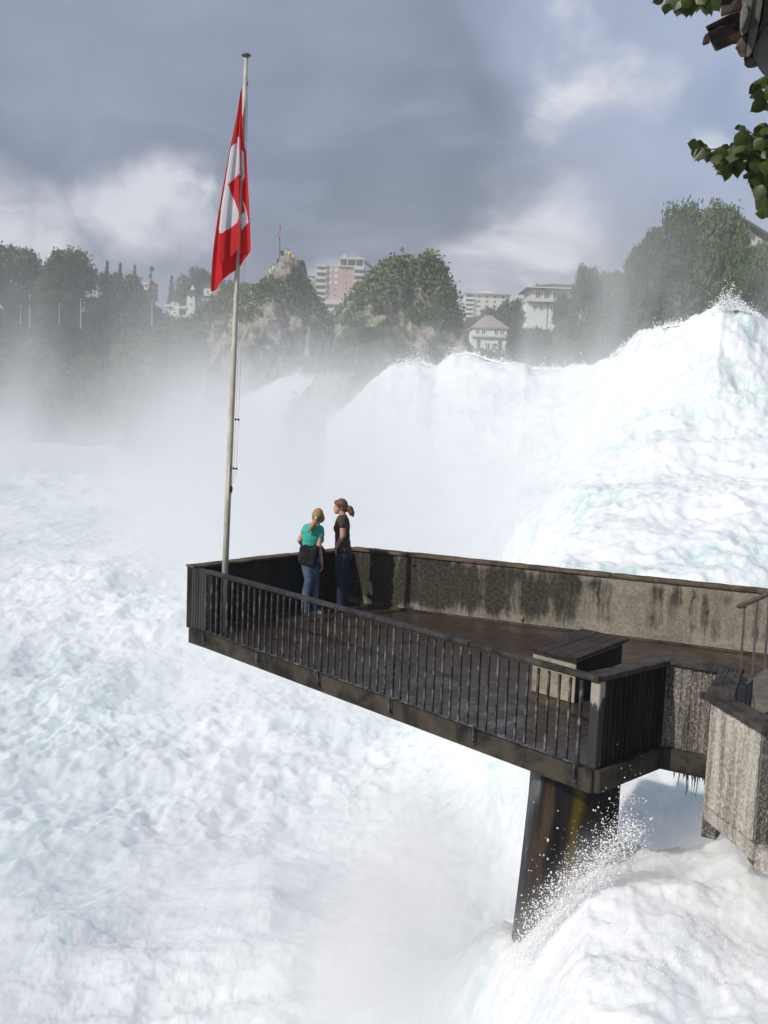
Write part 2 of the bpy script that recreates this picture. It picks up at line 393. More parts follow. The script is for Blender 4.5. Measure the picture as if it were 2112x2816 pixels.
def leaf_quads(cent, size, rg_, flat=.35):
    """one small quad per centre, random tilt"""
    n = len(cent); a = rg_.normal(size=(n, 3)); a /= np.linalg.norm(a, axis=1)[:, None]
    b = rg_.normal(size=(n, 3)); b[:, 2] *= flat; b -= a*(a*b).sum(1)[:, None]; b /= np.linalg.norm(b, axis=1)[:, None]+1e-9
    s = size*rg_.uniform(.6, 1.35, size=(n, 1))
    p = np.stack([cent-a*s-b*s*.55, cent+a*s*.2-b*s*.75, cent+a*s+b*s*.1, cent-a*s*.1+b*s*.75], 1).reshape(-1, 3)
    return p, np.arange(4*n).reshape(-1, 4)
def clump_points(centers, radii, per, rg_, shell=.55):
    out = []
    for c, r in zip(centers, radii):
        k = max(6, int(per*(r**2))); d = rg_.normal(size=(k, 3)); d /= np.linalg.norm(d, axis=1)[:, None]
        rr = (shell+(1-shell)*rg_.random((k, 1)))*r*(1+.22*rg_.normal(size=(k, 1)))
        out.append(np.asarray(c)+d*rr*np.array([1, 1, .82]))
    return np.concatenate(out)
def broad_proto(seed, leaves=9000, aspect=1.0, openness=0.0, leaf=.028):
    """crown normalised to radius 1 in x/y, height 0..2*aspect... returns (crown verts, faces), trunk MB; total height 1"""
    g = np.random.default_rng(seed)
    cs, rs = [], []
    for k in range(46):
        a = g.uniform(0, 2*np.pi); zz = g.uniform(.16, .90); prof = (math.sin(math.pi*min(1, (zz-.05)/.97))**.55)
        rr = g.uniform(.35, .86)**.8*prof*.5
        cs.append((rr*math.cos(a), rr*math.sin(a), zz)); rs.append(g.uniform(.09, .17)*(.6+.5*prof))
    cs.append((0, 0, .55)); rs.append(.3)
    pts = clump_points(cs, rs, leaves/ (sum(r*r for r in rs)), g, .5)
    p, f = leaf_quads(pts, leaf, g)
    tr = MB(); tr.tube([(0,0,-.08),(0.01,0,.12),(-.01,.01,.35),(0,0,.7)], [.03,.024,.017,.005], 7)
    for k in range(9):
        a = g.uniform(0, 6.28); z0 = g.uniform(.14, .5); r = g.uniform(.2, .4)
        tr.tube([(0,0,z0),(r*.5*math.cos(a), r*.5*math.sin(a), z0+.1),(r*math.cos(a), r*math.sin(a), z0+.26)], [.012,.008,.003], 5)
    return p, f, tr
def conifer_proto(seed, n=5200, open_=False):
    g = np.random.default_rng(seed); pts = []
    tiers = 15 if not open_ else 9
    for k in range(tiers):
        z = .14+.84*k/tiers; r = .5*(1-z)**.8*(1.0 if not open_ else g.uniform(.75, 1.15))+.03
        for j in range(11 if not open_ else 7):
            a = g.uniform(0, 6.28); q = int(n/tiers/(11 if not open_ else 8)); u = g.random(q)**.6
            rr = u*r*g.uniform(.75, 1.1)
            pts.append(np.stack([rr*np.cos(a+g.normal(size=q)*.12), rr*np.sin(a+g.normal(size=q)*.12), z-u*r*.28+g.normal(size=q)*.012], -1))
    pts = np.concatenate(pts); p, f = leaf_quads(pts, .016 if not open_ else .018, g, .3)
    tr = MB(); tr.tube([(0,0,-.05),(0,0,.5),(0,0,.97)], [.02,.012,.003], 7)
    return p, f, tr
PROTO = {}
def proto(key, maker, leafmat):
    p, f, tr = maker; crown = link('crown', p, f, leafmat); trunk = tr.build('trunk', BARK)
    PROTO[key] = (crown.data, trunk.data); bpy.data.objects.remove(crown); bpy.data.objects.remove(trunk)
proto('a', broad_proto(1), LEAF[0]); proto('b', broad_proto(2), LEAF[1]); proto('c', broad_proto(3), LEAF[2]); proto('d', broad_proto(4, 12000, leaf=.02), LEAF[1])
proto('e', broad_proto(5, 12000, leaf=.02), LEAF[0])
proto('k', conifer_proto(6), LEAF[2]); proto('l', conifer_proto(7, 4200, True), LEAF[0])
def tree(px, ytop, ybase, hw, Y, kind, label, group, rz=None, name=None):
    b = atY(px, ybase, Y); h = atY(px, ytop, Y).z-b.z; wd = hw*Y/F_PX*2
    nm = name or ('conifer' if kind in 'kl' else 'broadleaf_tree')
    o = thing(nm, label, 'conifer tree' if kind in 'kl' else 'tree', b, random.uniform(0, 6.28) if rz is None else rz, group)
    o.scale = (wd, wd, h)
    for nm2, me in zip(('crown', 'trunk'), PROTO[kind]):
        c = bpy.data.objects.new(nm2, me); COL.objects.link(c); c.parent = o
    return o
GL, GM, GR = 'trees on the far left bank', 'trees between the rocks and the buildings', 'trees on the right bank above the falls'
for a in [
 (20,672,905,92,212,'a','large round-crowned tree at the far left end of the bank',GL),
 (84,684,905,34,222,'c','narrow tree rising just behind two large crowns at far left',GL),
 (180,684,905,84,211,'e','biggest dark round tree on the left bank',GL),
 (300,748,900,40,224,'a','leafy tree directly below the two slim spires on the left',GL),
 (293,704,905,22,232,'k','slim pointed conifer nearest to the big dark round tree',GL),
 (329,711,905,22,226,'k','second pointed conifer right of the big round tree',GL),
 (369,716,905,20,230,'k','third and palest pointed conifer in the left bank row',GL),
 (340,742,905,58,214,'c','wide tree in front of the three pointed conifers',GL),
 (415,713,905,27,250,'l','open-branched conifer standing over a small pink house',GL),
 (262,812,905,48,212,'b','low tree filling the gap right of the big dark tree',GL),
 (412,835,905,34,207,'a','low tree just left of the white terraced house',GL),
 (385,802,905,40,212,'c','dark low tree between the row and the white terraced house',GL),
 (470,748,905,24,350,'k','conical tree above the white terraced house',GL),
 (510,748,900,34,350,'b','pale broad tree behind the white terraced house',GL),
 (548,733,900,42,355,'a','tallest broad tree behind the white terraced house',GL),
 (598,760,900,36,350,'c','tree partly hidden behind the tall flagpole and flag',GL),
 (640,772,900,32,345,'b','small tree between the flagpole and the summit rock',GL),
 (680,775,900,30,280,'a','small tree touching the left slope of the summit rock',GL),
 (70,795,905,60,206,'c','low dark tree under the leftmost crowns',GL),
 (150,800,905,66,206,'a','low tree under the biggest round tree',GL),
 (868,852,990,40,168,'c','low tree right of the summit rock under the white wing',GM),
 (915,862,990,44,166,'a','low tree below the left edge of the pink tower block',GM),
 (975,880,1000,46,164,'c','low tree below the podium of the pink tower block',GM),
 (1085,716,800,38,99,'d','small shrubby tree on the left top of the broad rock',GM),
 (1140,702,800,46,99,'e','tallest small tree on top of the broad rock',GM),
 (1190,728,830,34,98,'e','small tree on the right shoulder of the broad rock',GM),
 (1226,790,900,24,99,'a','small tree on the right side of the broad rock',GM),
 (1030,775,860,36,98,'d','small tree on the left shoulder of the broad rock',GM),
 (1258,846,960,16,165,'k','tiny dark conifer right of the broad rock',GM),
 (1292,868,990,36,200,'a','dark tree behind the low white house roof',GM),
 (1345,838,980,40,215,'c','tree right behind the low white house',GM),
 (1398,812,985,42,205,'c','dark rounded tree between the low house and the villa',GM),
 (1430,900,1010,44,142,'a','tree in front of the left foot of the villa',GM),
 (1478,776,900,26,320,'c','dark treetop behind the left roof end of the villa',GM),
 (1225,905,1010,36,135,'b','shrubby tree against the right flank of the broad rock',GM),
 (1550,808,960,42,150,'e','tree hiding the middle of the villa front',GM),
 (1610,724,930,44,122,'d','tree rising past the right end of the villa roof',GR),
 (1655,742,930,42,128,'d','thin-topped tree right of the villa',GR),
 (1695,735,930,46,118,'b','thin-topped tree left of the great crown',GR),
 (1745,672,900,52,104,'e','slender tree on the left flank of the great crown',GR),
 (1800,618,900,72,100,'d','left shoulder tree of the tall group on the right bank',GR),
 (1872,560,900,92,97,'e','tall tree with the great crown on the right bank',GR),
 (1968,550,900,86,95,'d','tallest tree right beside the gabled house',GR),
 (2035,668,920,62,88,'a','tree in front of the gabled house wall',GR),
 (2100,650,920,66,86,'d','rightmost tree in front of the gabled house',GR),
 (2010,735,1000,90,84,'e','low wide tree below the gabled house',GR),
 (1920,760,1010,95,88,'c','low dark tree under the tall right group',GR),
 (1820,770,1010,90,92,'b','olive tree under the left shoulder of the tall group',GR),
 (1730,790,1010,84,98,'a','mid-height tree left of the olive tree on the right bank',GR),
 (1640,830,1020,62,108,'b','lower tree right of the villa front',GR),
 (1560,880,1030,60,115,'a','lowest tree at the water edge below the villa',GR),
 (1490,900,1030,52,122,'e','bushy tree below the left half of the villa',GR),
 (2140,740,1010,70,80,'e','dense tree cut by the right edge of the picture',GR)]:
    tree(*a)
# bushes and creepers: ground cover on the banks and rocks
def scatter_cover(name, cents, rad, per, leaf, m, label):
    pts = clump_points(cents, rad, per, rng, .35); p, f = leaf_quads(pts, leaf, rng)
    return tag(link(name, p, f, m), label, 'bushes', kind='stuff')
cc, rr_ = [], []
for k in range(1500):
    t = rng.uniform(-.52, .5); Yb = np.interp(t, bt, bY); y = Yb+rng.uniform(0, 30)
    x = t*y; z = float(land_z(np.array([x]), np.array([y]))[0]); cc.append((x, y, z+.5)); rr_.append(rng.uniform(1.2, 3.0))
scatter_cover('bank_bushes', cc, rr_, 22, .34, LEAF[1], 'dense bushes covering the steep far banks')
def cover_on(V_, n, seed, zlo, thr):
    g = np.random.default_rng(seed); V_ = np.asarray(V_); q = fbm(V_[:, 0]*.13+seed, V_[:, 2]*.13, V_[:, 1]*.05, oct=3)
    top = (V_[:, 2]-V_[:, 2].min())/np.ptp(V_[:, 2])
    ok = np.where(~((V_[:, 2] > V_[:, 2].max()-2.6) & (thr < 0) & (thr > -.5)) & (q+1.1*(top-.55)+2*np.clip(top-.72, 0, 1)*4*(thr > 0) > thr) & (V_[:, 2] > zlo))[0]; return V_[g.choice(ok, n)]
c1 = cover_on(rv1, 620, 3, -2, -.04); c2 = cover_on(rv2, 620, 5, -1, .42); c3 = cover_on(rvg, 2200, 6, -6, -.9)
scatter_cover('rock_bushes', np.concatenate([c1, c2, c3]), np.concatenate([rng.uniform(.3, .85, len(c1)), rng.uniform(.4, 1.1, len(c2)), rng.uniform(.7, 1.9, len(c3))]), 55, .18, LEAF[1], 'bushes and creepers clinging to the rocks')
# shoreline lawn line and a few slim masts along the left terrace
masts = [(82,810,878),(222,822,882),(56,840,870),(163,835,872),(418,822,876)]
for q, (px, y0, y1) in enumerate(masts):
    a, b = atY(px, y1, 203), atY(px, y0, 203); mb = MB(); mb.tube([a+Vector((0,0,-1.5)), b], [.11, .06], 6)
    mb.tube([b, b+Vector((.5, 0, .05))], .04, 5)
    lab = ['tall pale lamp post below the first two left crowns', 'tall pale lamp post under the gap right of the big dark tree', 'short faint lamp post at the far left', 'short faint lamp post below the big dark tree', 'pale lamp post left of the white terraced house'][q]
    tag(mb.build('lamp_post', simple('pale_metal', (.55, .57, .58), .5)), lab, 'lamp post', 'lamp posts on the left terrace')

# ---------------------------------------------------------------- buildings
glass = mat('window_glass', None, (.07, .08, .10), .15); plaster_w = simple('white_plaster', (.72, .72, .70), .9, .06, .6)
concrete_l = simple('pale_concrete', (.60, .58, .50), .9, .1, .4); pink = simple('pink_render', (.50, .33, .30), .9, .08, .3)
cream = simple('cream_render', (.70, .66, .55), .9, .08, .4); roofd = simple('dark_roof_tiles', (.10, .085, .08), .85, .25, 2.0); roofp = simple('faded_red_tiles', (.34, .28, .26), .9, .2, 2.0)
white_f = simple('white_frames', (.8, .8, .78), .6, .03)
class Bld:
    def __init__(s, name, label, cat, px, py, Y, rz=0):
        s.o = thing(name, label, cat, atY(px, py, Y), rz); s.k = Y/F_PX; s.px, s.py = px, py
    def X(s, px): return (px-s.px)*s.k
    def Z(s, py): return (s.py-py)*s.k
    def box(s, nm, m, px0, py0, px1, py1, d0, d1, parent=None):
        mb = MB().box(s.X(px0), d0, s.Z(py1), s.X(px1), d1, s.Z(py0)); return mb.build(nm, m, parent or s.o)
    def win(s, px0, py0, px1, py1, d=0, nm='window', bars=1):
        x0, x1, z0, z1 = s.X(px0), s.X(px1), s.Z(py1), s.Z(py0); e = .12
        f = MB().box(x0-e, d-.10, z0-e, x1+e, d-.003, z0).box(x0-e, d-.10, z1, x1+e, d-.003, z1+e).box(x0-e, d-.10, z0, x0, d-.003, z1).box(x1, d-.10, z0, x1+e, d-.003, z1)
        for b in range(bars):
            xm = x0+(x1-x0)*(b+1)/(bars+1); f.box(xm-.05, d-.09, z0, xm+.05, d-.003, z1)
        fo = f.build(nm, white_f, s.o); MB().box(x0, d-.04, z0, x1, d-.003, z1).build('pane', glass, fo); return fo
    def roof(s, m, px0, px1, py0, py1, d0, d1, ov=6, hip=.35):
        """hipped roof over the box px0..px1, eaves at py1, ridge at py0"""
        x0, x1, ze, zr = s.X(px0-ov), s.X(px1+ov), s.Z(py1), s.Z(py0); e = ov*s.k; d0 -= e; d1 += e; h = (x1-x0)*hip; dm = (d0+d1)/2
        v = [(x0,d0,ze),(x1,d0,ze),(x1,d1,ze),(x0,d1,ze),(x0+h,dm,zr),(x1-h,dm,zr)]
        v += [(a, b, c-.25) for a, b, c in v[:4]]
        return MB().add(v, [(0,1,5,4),(1,2,5),(2,3,4,5),(3,0,4),(6,7,1,0),(7,8,2,1),(8,9,3,2),(9,6,0,3),(9,8,7,6)]).build('roof', m, s.o)
# pink tower block
B = Bld('apartment_tower', 'pink high-rise apartment block with white balconies and a roof terrace', 'apartment block', 935, 905, 480)
B.box('facade', pink, 898, 739, 969, 905, 0, 14); B.box('stairwell', simple('grey_render', (.45, .42, .42), .9), 893, 739, 897.8, 905, -.4, 13)
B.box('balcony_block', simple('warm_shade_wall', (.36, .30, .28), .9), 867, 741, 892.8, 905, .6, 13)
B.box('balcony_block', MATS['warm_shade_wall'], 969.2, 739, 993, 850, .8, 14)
B.box('side_wing', MATS['grey_render'], 993.3, 747, 1022, 905, 2, 16)
for k, y in enumerate([750, 767, 784, 801, 817, 834, 850]): B.box('balcony', concrete_l, 865, y, 894, y+7, -1.4, .5)
B.box('roof_slab', concrete_l, 865, 737, 894, 741, -1.4, 12)
for y in (739, 755, 772, 788, 803): B.box('balcony', concrete_l, 968, y, 995, y+7, -1.4, .7)
for y in (748, 764, 780, 797, 813): B.box('glazing', glass, 972, y-1, 991, y+7, .55, .79)
for y in (761, 778, 794, 811, 827, 844): B.box('glazing', glass, 870, y-3, 890, y+5, .4, .59)
for x in (898, 915): 
    for y in (745, 761, 778): B.box('shutter', white_f, x+1, y, x+9, y+7, -.12, -.003)
for y in (796, 812, 828): 
    B.win(914, y-1, 922, y+5, 0); B.win(900, y-1, 904, y+5, 0, bars=0)
for y in (747, 763, 779, 795, 811, 827): B.win(944, y-2, 951, y+5, 0)
B.box('terrace_roof', concrete_l, 926, 714, 996, 719, -1.2, 13); B.box('terrace_room', glass, 931, 719.2, 990, 735, 3, 12)
for x in (927, 949, 971, 992): B.box('column', white_f, x, 719.2, x+1.8, 735.6, -.9, -.5)
B.box('terrace_parapet', concrete_l, 926, 735.8, 996, 739, -1.0, 13)
MB().tube([(B.X(939), 3, B.Z(714)), (B.X(939), 3, B.Z(704))], .25, 6).tube([(B.X(936), 3, B.Z(708)), (B.X(942), 3, B.Z(708))], .2, 6).build('antenna', white_f, B.o)
MB().tube([(B.X(980), 3, B.Z(714)), (B.X(980), 3, B.Z(709))], .5, 8).build('chimney', white_f, B.o)
MB().add([(B.X(996), 2, B.Z(717)), (B.X(1028), 2, B.Z(742)), (B.X(1028), 2, B.Z(746)), (B.X(996), 2, B.Z(722)), (B.X(996), 12, B.Z(717)), (B.X(1028), 12, B.Z(742)), (B.X(1028), 12, B.Z(746)), (B.X(996), 12, B.Z(722))],
   [(0,3,2,1),(4,5,6,7),(0,1,5,4),(1,2,6,5),(2,3,7,6),(3,0,4,7)]).build('sloping_roof', roofd, B.o)
B.box('podium', concrete_l, 895, 829, 950, 842, -5, -.4); B.box('podium_room', glass, 903, 842.2, 944, 852, -4, -.4); B.box('podium_terrace', concrete_l, 898, 852.2, 946, 862, -6, -.4)
for x in range(904, 944, 8): B.box('terrace_post', white_f, x, 862.2, x+2, 874, -5.8, -5.4)
B = Bld('apartment_wing', 'narrow white apartment wing left of the pink high-rise', 'apartment block', 853, 905, 500)
B.box('wall', plaster_w, 841, 766, 855, 905, 0, 12); B.box('wall', pink, 855.2, 764, 864, 905, .3, 12); B.box('roof_edge', roofd, 840, 763.5, 865, 765.8, -.5, 12.5)
for y in range(772, 850, 16): B.box('balcony', concrete_l, 855.4, y, 864, y+6, -1.2, .2); B.win(845, y, 850, y+6, 0)
# far white block
B = Bld('apartment_block', 'flat-roofed cream apartment block on the skyline right of the broad rock', 'apartment block', 1330, 905, 500)
B.box('facade', cream, 1276, 812, 1398, 905, 0, 14); B.box('roof_slab', concrete_l, 1273, 808, 1400, 811.8, -1.4, 14); B.box('roof_room', cream, 1318, 802, 1352, 807.8, 3, 10)
for y in (822, 834, 846, 858, 870): B.box('balcony', white_f, 1276, y, 1300, y+5, -1.5, -.01); B.box('recess', glass, 1279, y-6.5, 1297, y-.3, -.2, -.005)
for x in (1310, 1331, 1352, 1374):
    for y in (816, 828, 841): B.win(x, y, x+8, y+6, 0)
B = Bld('apartment_block', 'sliver of a cream block just left of the villa', 'apartment block', 1432, 905, 520)
B.box('facade', cream, 1421, 824, 1436, 905, 0, 10); B.box('roof_slab', concrete_l, 1418, 821, 1438, 823.8, -1, 10); B.win(1425, 830, 1430, 836, 0)
# villa
B = Bld('villa', 'large white villa with dark hipped roof and long balcony half hidden by trees', 'house', 1535, 905, 240)
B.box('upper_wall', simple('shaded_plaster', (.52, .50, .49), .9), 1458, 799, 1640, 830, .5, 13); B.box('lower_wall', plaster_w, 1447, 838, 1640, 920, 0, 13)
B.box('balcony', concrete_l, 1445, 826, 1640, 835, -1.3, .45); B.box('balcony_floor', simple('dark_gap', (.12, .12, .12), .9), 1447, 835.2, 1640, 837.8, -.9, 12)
B.roof(roofd, 1452, 1645, 776, 797, .3, 13.5, 10, .38); B.box('gutter', white_f, 1442, 795.6, 1600, 798, -1.05, -.7)
for x in (1470, 1494, 1519, 1543, 1567): B.win(x, 806, x+12, 824, .5)
for x in (1464, 1482, 1512, 1530, 1560): B.win(x, 844, x+9, 857, 0)
for x in (1466, 1490, 1514, 1538): B.box('pilaster', white_f, x-1, 801, x+1.5, 826, .2, .49)
MB().tube([(B.X(1503), -.1, B.Z(838)), (B.X(1503), -.1, B.Z(905))], .07, 6).build('downpipe', roofd, B.o)
# low white house by the falls
B = Bld('house', 'low white house with a pale red hipped roof in the mist above the falls', 'house', 1343, 985, 190)
B.box('wall', plaster_w, 1297, 903, 1390, 985, 0, 9); B.roof(roofp, 1297, 1390, 865, 902, 0, 9, 5, .42); B.box('ledge', concrete_l, 1294, 925, 1393, 929, -.5, -.01)
for x in (1306, 1322, 1356, 1372): B.win(x, 908, x+9, 921, 0)
for x in (1335, 1352): B.win(x, 945, x+9, 962, 0)
for x in (1310, 1368): B.box('door', roofd, x, 936, x+9, 962, -.06, -.003)
# gabled house upper right
B = Bld('house', 'white gabled house with a dark roof at the upper right behind tall trees', 'house', 2060, 720, 125)
m_ = MB(); k = B.k; d0, d1 = 0, 11
g_ = [(B.X(2000), B.Z(720)), (B.X(2130), B.Z(720)), (B.X(2130), B.Z(662)), (B.X(2038), B.Z(612)), (B.X(2000), B.Z(660))]
m_.add([(x, 2.2, z) for x, z in g_]+[(x, d1, z) for x, z in g_], [(0,1,2,3,4), (9,8,7,6,5)]+[(i, i+5, (i+1) % 5+5, (i+1) % 5) for i in range(5)]); m_.build('gable_wall', simple('cool_plaster', (.60, .58, .57), .9, .06), B.o)
B.box('front_wall', plaster_w, 1975, 604, 2030, 650, 1.0, 11)
MB().add([(B.X(1972), .3, B.Z(600)), (B.X(2034), .3, B.Z(597)), (B.X(2034), .3, B.Z(602)), (B.X(1972), .3, B.Z(605)), (B.X(1972), 11, B.Z(590)), (B.X(2034), 11, B.Z(590)), (B.X(2034), 11, B.Z(595)), (B.X(1972), 11, B.Z(595))],
   [(0,3,2,1),(4,5,6,7),(0,1,5,4),(1,2,6,5),(2,3,7,6),(3,0,4,7)]).build('roof', roofd, B.o)
for (p, q) in (((2030,596),(2135,652)), ((2004,656),(2036,606))):
    MB().bar((B.X(p[0]), 6.3, B.Z(p[1])), (B.X(q[0]), 6.3, B.Z(q[1])), 10.5, .28).build('roof_edge', roofd, B.o)
for x in (2040, 2050): B.win(x, 652, x+6, 664, 2.2)
# terraced white house left
B = Bld('terraced_house', 'white stepped house with balconies and a small tower at left beyond the flagpole', 'house', 520, 885, 325)
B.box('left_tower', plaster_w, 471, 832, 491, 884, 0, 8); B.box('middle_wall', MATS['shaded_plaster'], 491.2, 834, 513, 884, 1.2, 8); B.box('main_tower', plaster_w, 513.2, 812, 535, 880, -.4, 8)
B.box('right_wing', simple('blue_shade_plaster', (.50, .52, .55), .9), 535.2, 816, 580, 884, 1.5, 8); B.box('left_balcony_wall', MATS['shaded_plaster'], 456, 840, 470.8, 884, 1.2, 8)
B.roof(roofd, 513, 535, 799, 811, -.4, 8, 4, .3); B.box('flat_roof', roofd, 535.4, 812.5, 582, 815.6, 1.0, 8.5); B.box('flat_roof', roofd, 470, 829, 492, 831.8, -.4, 8.4); B.box('planted_terrace', LEAF[0], 492, 822, 512.8, 833.8, 2, 7)
MB().add([(B.X(521), .2, B.Z(799)), (B.X(532), .2, B.Z(799)), (B.X(527), .2, B.Z(786)), (B.X(521), 3, B.Z(799)), (B.X(532), 3, B.Z(799)), (B.X(527), 3, B.Z(786))], [(0,1,2),(5,4,3),(0,3,4,1),(1,4,5,2),(2,5,3,0)]).build('dormer', white_f, B.o)
for y in (846, 870): B.box('balcony', white_f, 492, y, 513, y+4, -.9, 1.15)
for y in (843, 866): B.box('balcony', white_f, 453, y, 470.6, y+3, -.9, 1.15)
for y in (833, 858): B.box('glazing', glass, 495, y-1, 509, y+8, .95, 1.19)
for y in (836, 860): B.win(477.5, y, 483, y+6, 0)
for y in (815, 836, 861): B.win(522, y, 528, y+6, -.4)
for x in (543, 556, 568): B.win(x, 822, x+5, 830, 1.5)
B = Bld('house', 'small pinkish house with white bands below the open-branched conifer', 'house', 405, 880, 340)
B.box('wall', simple('pale_pink_render', (.52, .42, .38), .9), 394, 780, 418, 822, 0, 8); B.roof(roofp, 394, 418, 771, 779.5, 0, 8, 3, .4); B.box('balcony', white_f, 392, 782, 418, 784.5, -1, -.01); B.box('balcony', white_f, 391, 797, 417, 799.5, -1, -.01)
for x in (398, 408): B.win(x, 787, x+5, 795, 0)
B = Bld('house', 'white house glimpsed between trees behind the tip of the large flag', 'house', 590, 840, 330)
B.box('wall', plaster_w, 560, 790, 606, 850, 0, 9); B.roof(roofd, 560, 606, 778, 789.5, 0, 9, 4, .3)
for x in (568, 582, 595): B.win(x, 800, x+5, 808, 0)
# ================================================================= VIEWING PLATFORM
H_ = .9
def P2(px, py, z=H_): p = atz(px, py, z); return Vector((p.x, p.y))
A = P2(529,1556); A2 = P2(577,1568); Nn = P2(1652,1862); S2e = P2(1836,1812); S5s = P2(1957,1912); S5e = P2(2100,1992); S3e = P2(2035,1845)
Cn = P2(965,1507); Rr = P2(2112,1625); rd = (Rr-Cn).normalized(); Rend = Cn+rd*9.5
def wood(nt, b, c1, c2, ax=(1, 1, 1)):
    v = nt.coord(scale=ax); n = nt.noise(v, 5, 6, .65, .5); f = nt.noise(v, 28, 4, .7)
    nt.put(b.inputs['Base Color'], nt.mix(nt.ramp(n, .3, .7), c1, c2)); nt.put(b.inputs['Normal'], nt.bump(nt.math('ADD', nt.math('MULTIPLY', f, .6), n), .9, .02))
capm = mat('weathered_cap', lambda nt, b: wood(nt, b, (.020, .017, .016), (.085, .075, .065)), rough=.8)
capb = mat('brown_cap_boards', lambda nt, b: wood(nt, b, (.05, .035, .024), (.17, .12, .085)), rough=.8)
lidm = mat('bench_boards', lambda nt, b: wood(nt, b, (.018, .012, .010), (.06, .04, .033), (1, 1, 1)), rough=.6)
def iron(nt, b):
    v = nt.coord(); n = nt.noise(v, 9, 5, .65); nt.put(b.inputs['Base Color'], nt.mix(nt.ramp(n, .45, .7), (.040, .040, .042), (.24, .23, .21)))
    nt.put(b.inputs['Normal'], nt.bump(nt.noise(v, 60, 3, .6), .3, .003))
ironm = mat('weathered_iron', iron, rough=.42, Metallic=.35)
railm = mat('dark_handrail', lambda nt, b: wood(nt, b, (.018, .018, .020), (.055, .055, .058)), rough=.62)
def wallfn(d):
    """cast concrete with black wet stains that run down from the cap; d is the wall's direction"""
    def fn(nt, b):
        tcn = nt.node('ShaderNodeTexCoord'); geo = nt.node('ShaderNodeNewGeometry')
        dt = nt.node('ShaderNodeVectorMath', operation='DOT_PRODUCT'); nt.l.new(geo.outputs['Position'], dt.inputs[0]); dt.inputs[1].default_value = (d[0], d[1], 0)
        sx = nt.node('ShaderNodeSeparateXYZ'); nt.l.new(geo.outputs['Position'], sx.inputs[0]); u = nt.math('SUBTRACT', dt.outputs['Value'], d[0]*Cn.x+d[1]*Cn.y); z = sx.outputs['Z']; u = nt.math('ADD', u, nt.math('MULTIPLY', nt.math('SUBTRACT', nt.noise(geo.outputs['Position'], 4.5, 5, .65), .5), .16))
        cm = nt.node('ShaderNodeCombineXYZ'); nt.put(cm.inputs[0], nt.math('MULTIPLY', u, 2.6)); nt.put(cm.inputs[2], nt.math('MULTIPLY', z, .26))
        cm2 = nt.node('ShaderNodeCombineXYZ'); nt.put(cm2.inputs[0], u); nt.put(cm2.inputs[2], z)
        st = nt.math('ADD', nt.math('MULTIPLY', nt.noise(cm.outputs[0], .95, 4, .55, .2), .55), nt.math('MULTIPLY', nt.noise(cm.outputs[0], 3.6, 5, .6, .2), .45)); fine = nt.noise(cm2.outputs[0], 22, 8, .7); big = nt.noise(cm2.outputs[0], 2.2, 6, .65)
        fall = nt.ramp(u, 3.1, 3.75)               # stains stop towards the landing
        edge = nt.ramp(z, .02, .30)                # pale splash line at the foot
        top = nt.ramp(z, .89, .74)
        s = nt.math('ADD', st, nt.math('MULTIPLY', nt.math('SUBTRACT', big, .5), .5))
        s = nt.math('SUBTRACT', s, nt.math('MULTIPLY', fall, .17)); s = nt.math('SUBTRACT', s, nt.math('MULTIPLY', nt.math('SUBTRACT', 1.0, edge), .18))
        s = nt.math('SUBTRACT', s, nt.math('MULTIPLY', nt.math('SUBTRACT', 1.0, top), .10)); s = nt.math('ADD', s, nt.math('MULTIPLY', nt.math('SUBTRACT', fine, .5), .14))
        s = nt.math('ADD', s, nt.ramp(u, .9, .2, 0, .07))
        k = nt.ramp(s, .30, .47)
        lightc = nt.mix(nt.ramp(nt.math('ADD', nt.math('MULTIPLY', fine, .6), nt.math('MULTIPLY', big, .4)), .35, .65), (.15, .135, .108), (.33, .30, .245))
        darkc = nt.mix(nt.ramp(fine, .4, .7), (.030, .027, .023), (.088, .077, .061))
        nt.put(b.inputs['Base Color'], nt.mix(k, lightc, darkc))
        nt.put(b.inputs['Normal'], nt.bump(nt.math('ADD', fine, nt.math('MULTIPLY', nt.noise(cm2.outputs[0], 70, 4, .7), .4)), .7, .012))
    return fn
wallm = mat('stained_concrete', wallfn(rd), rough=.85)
darkwall = simple('shade_black_concrete', (.020, .018, .016), .9, .6, 3, .5, .01)  # near-black concrete, shade put into the colour
def paved(nt, b):
    v = nt.coord(rot=(0, 0, math.atan2((Nn-A2).y, (Nn-A2).x))); br = nt.node('ShaderNodeTexBrick', {'Scale': 1.0, 'Brick Width': .22, 'Row Height': .11, 'Mortar Size': .006, 'Mortar Smooth': .4, 'Bias': 0.0})
    nt.l.new(v, br.inputs['Vector']); br.inputs['Color1'].default_value = (.045, .029, .018, 1); br.inputs['Color2'].default_value = (.062, .041, .026, 1); br.inputs['Mortar'].default_value = (.03, .022, .016, 1)
    n = nt.noise(nt.coord(), 2.2, 6, .65, .3); nf = nt.noise(nt.coord(), 30, 3, .6)
    nt.put(b.inputs['Base Color'], nt.mix(nt.ramp(n, .38, .66, 0, .6), br.outputs['Color'], (.040, .026, .017)))
    nt.put(b.inputs['Roughness'], nt.ramp(n, .35, .62, .19, .5))
    nt.put(b.inputs['Normal'], nt.bump(nt.math('ADD', nt.math('MULTIPLY', br.outputs['Fac'], -1.0), nt.math('MULTIPLY', nf, .25)), .25, .006))
floorm = mat('wet_paving', paved, rough=.4)
def fasciafn(nt, b):
    v = nt.coord(); n = nt.noise(v, 2.4, 7, .68, .5); f = nt.noise(v, 16, 7, .7)
    c = nt.mix(nt.ramp(n, .36, .6), (.016, .014, .012), (.066, .056, .044)); c = nt.mix(nt.ramp(f, .66, .78), c, (.36, .31, .25))
    nt.put(b.inputs['Base Color'], c); nt.put(b.inputs['Normal'], nt.bump(f, .8, .02))
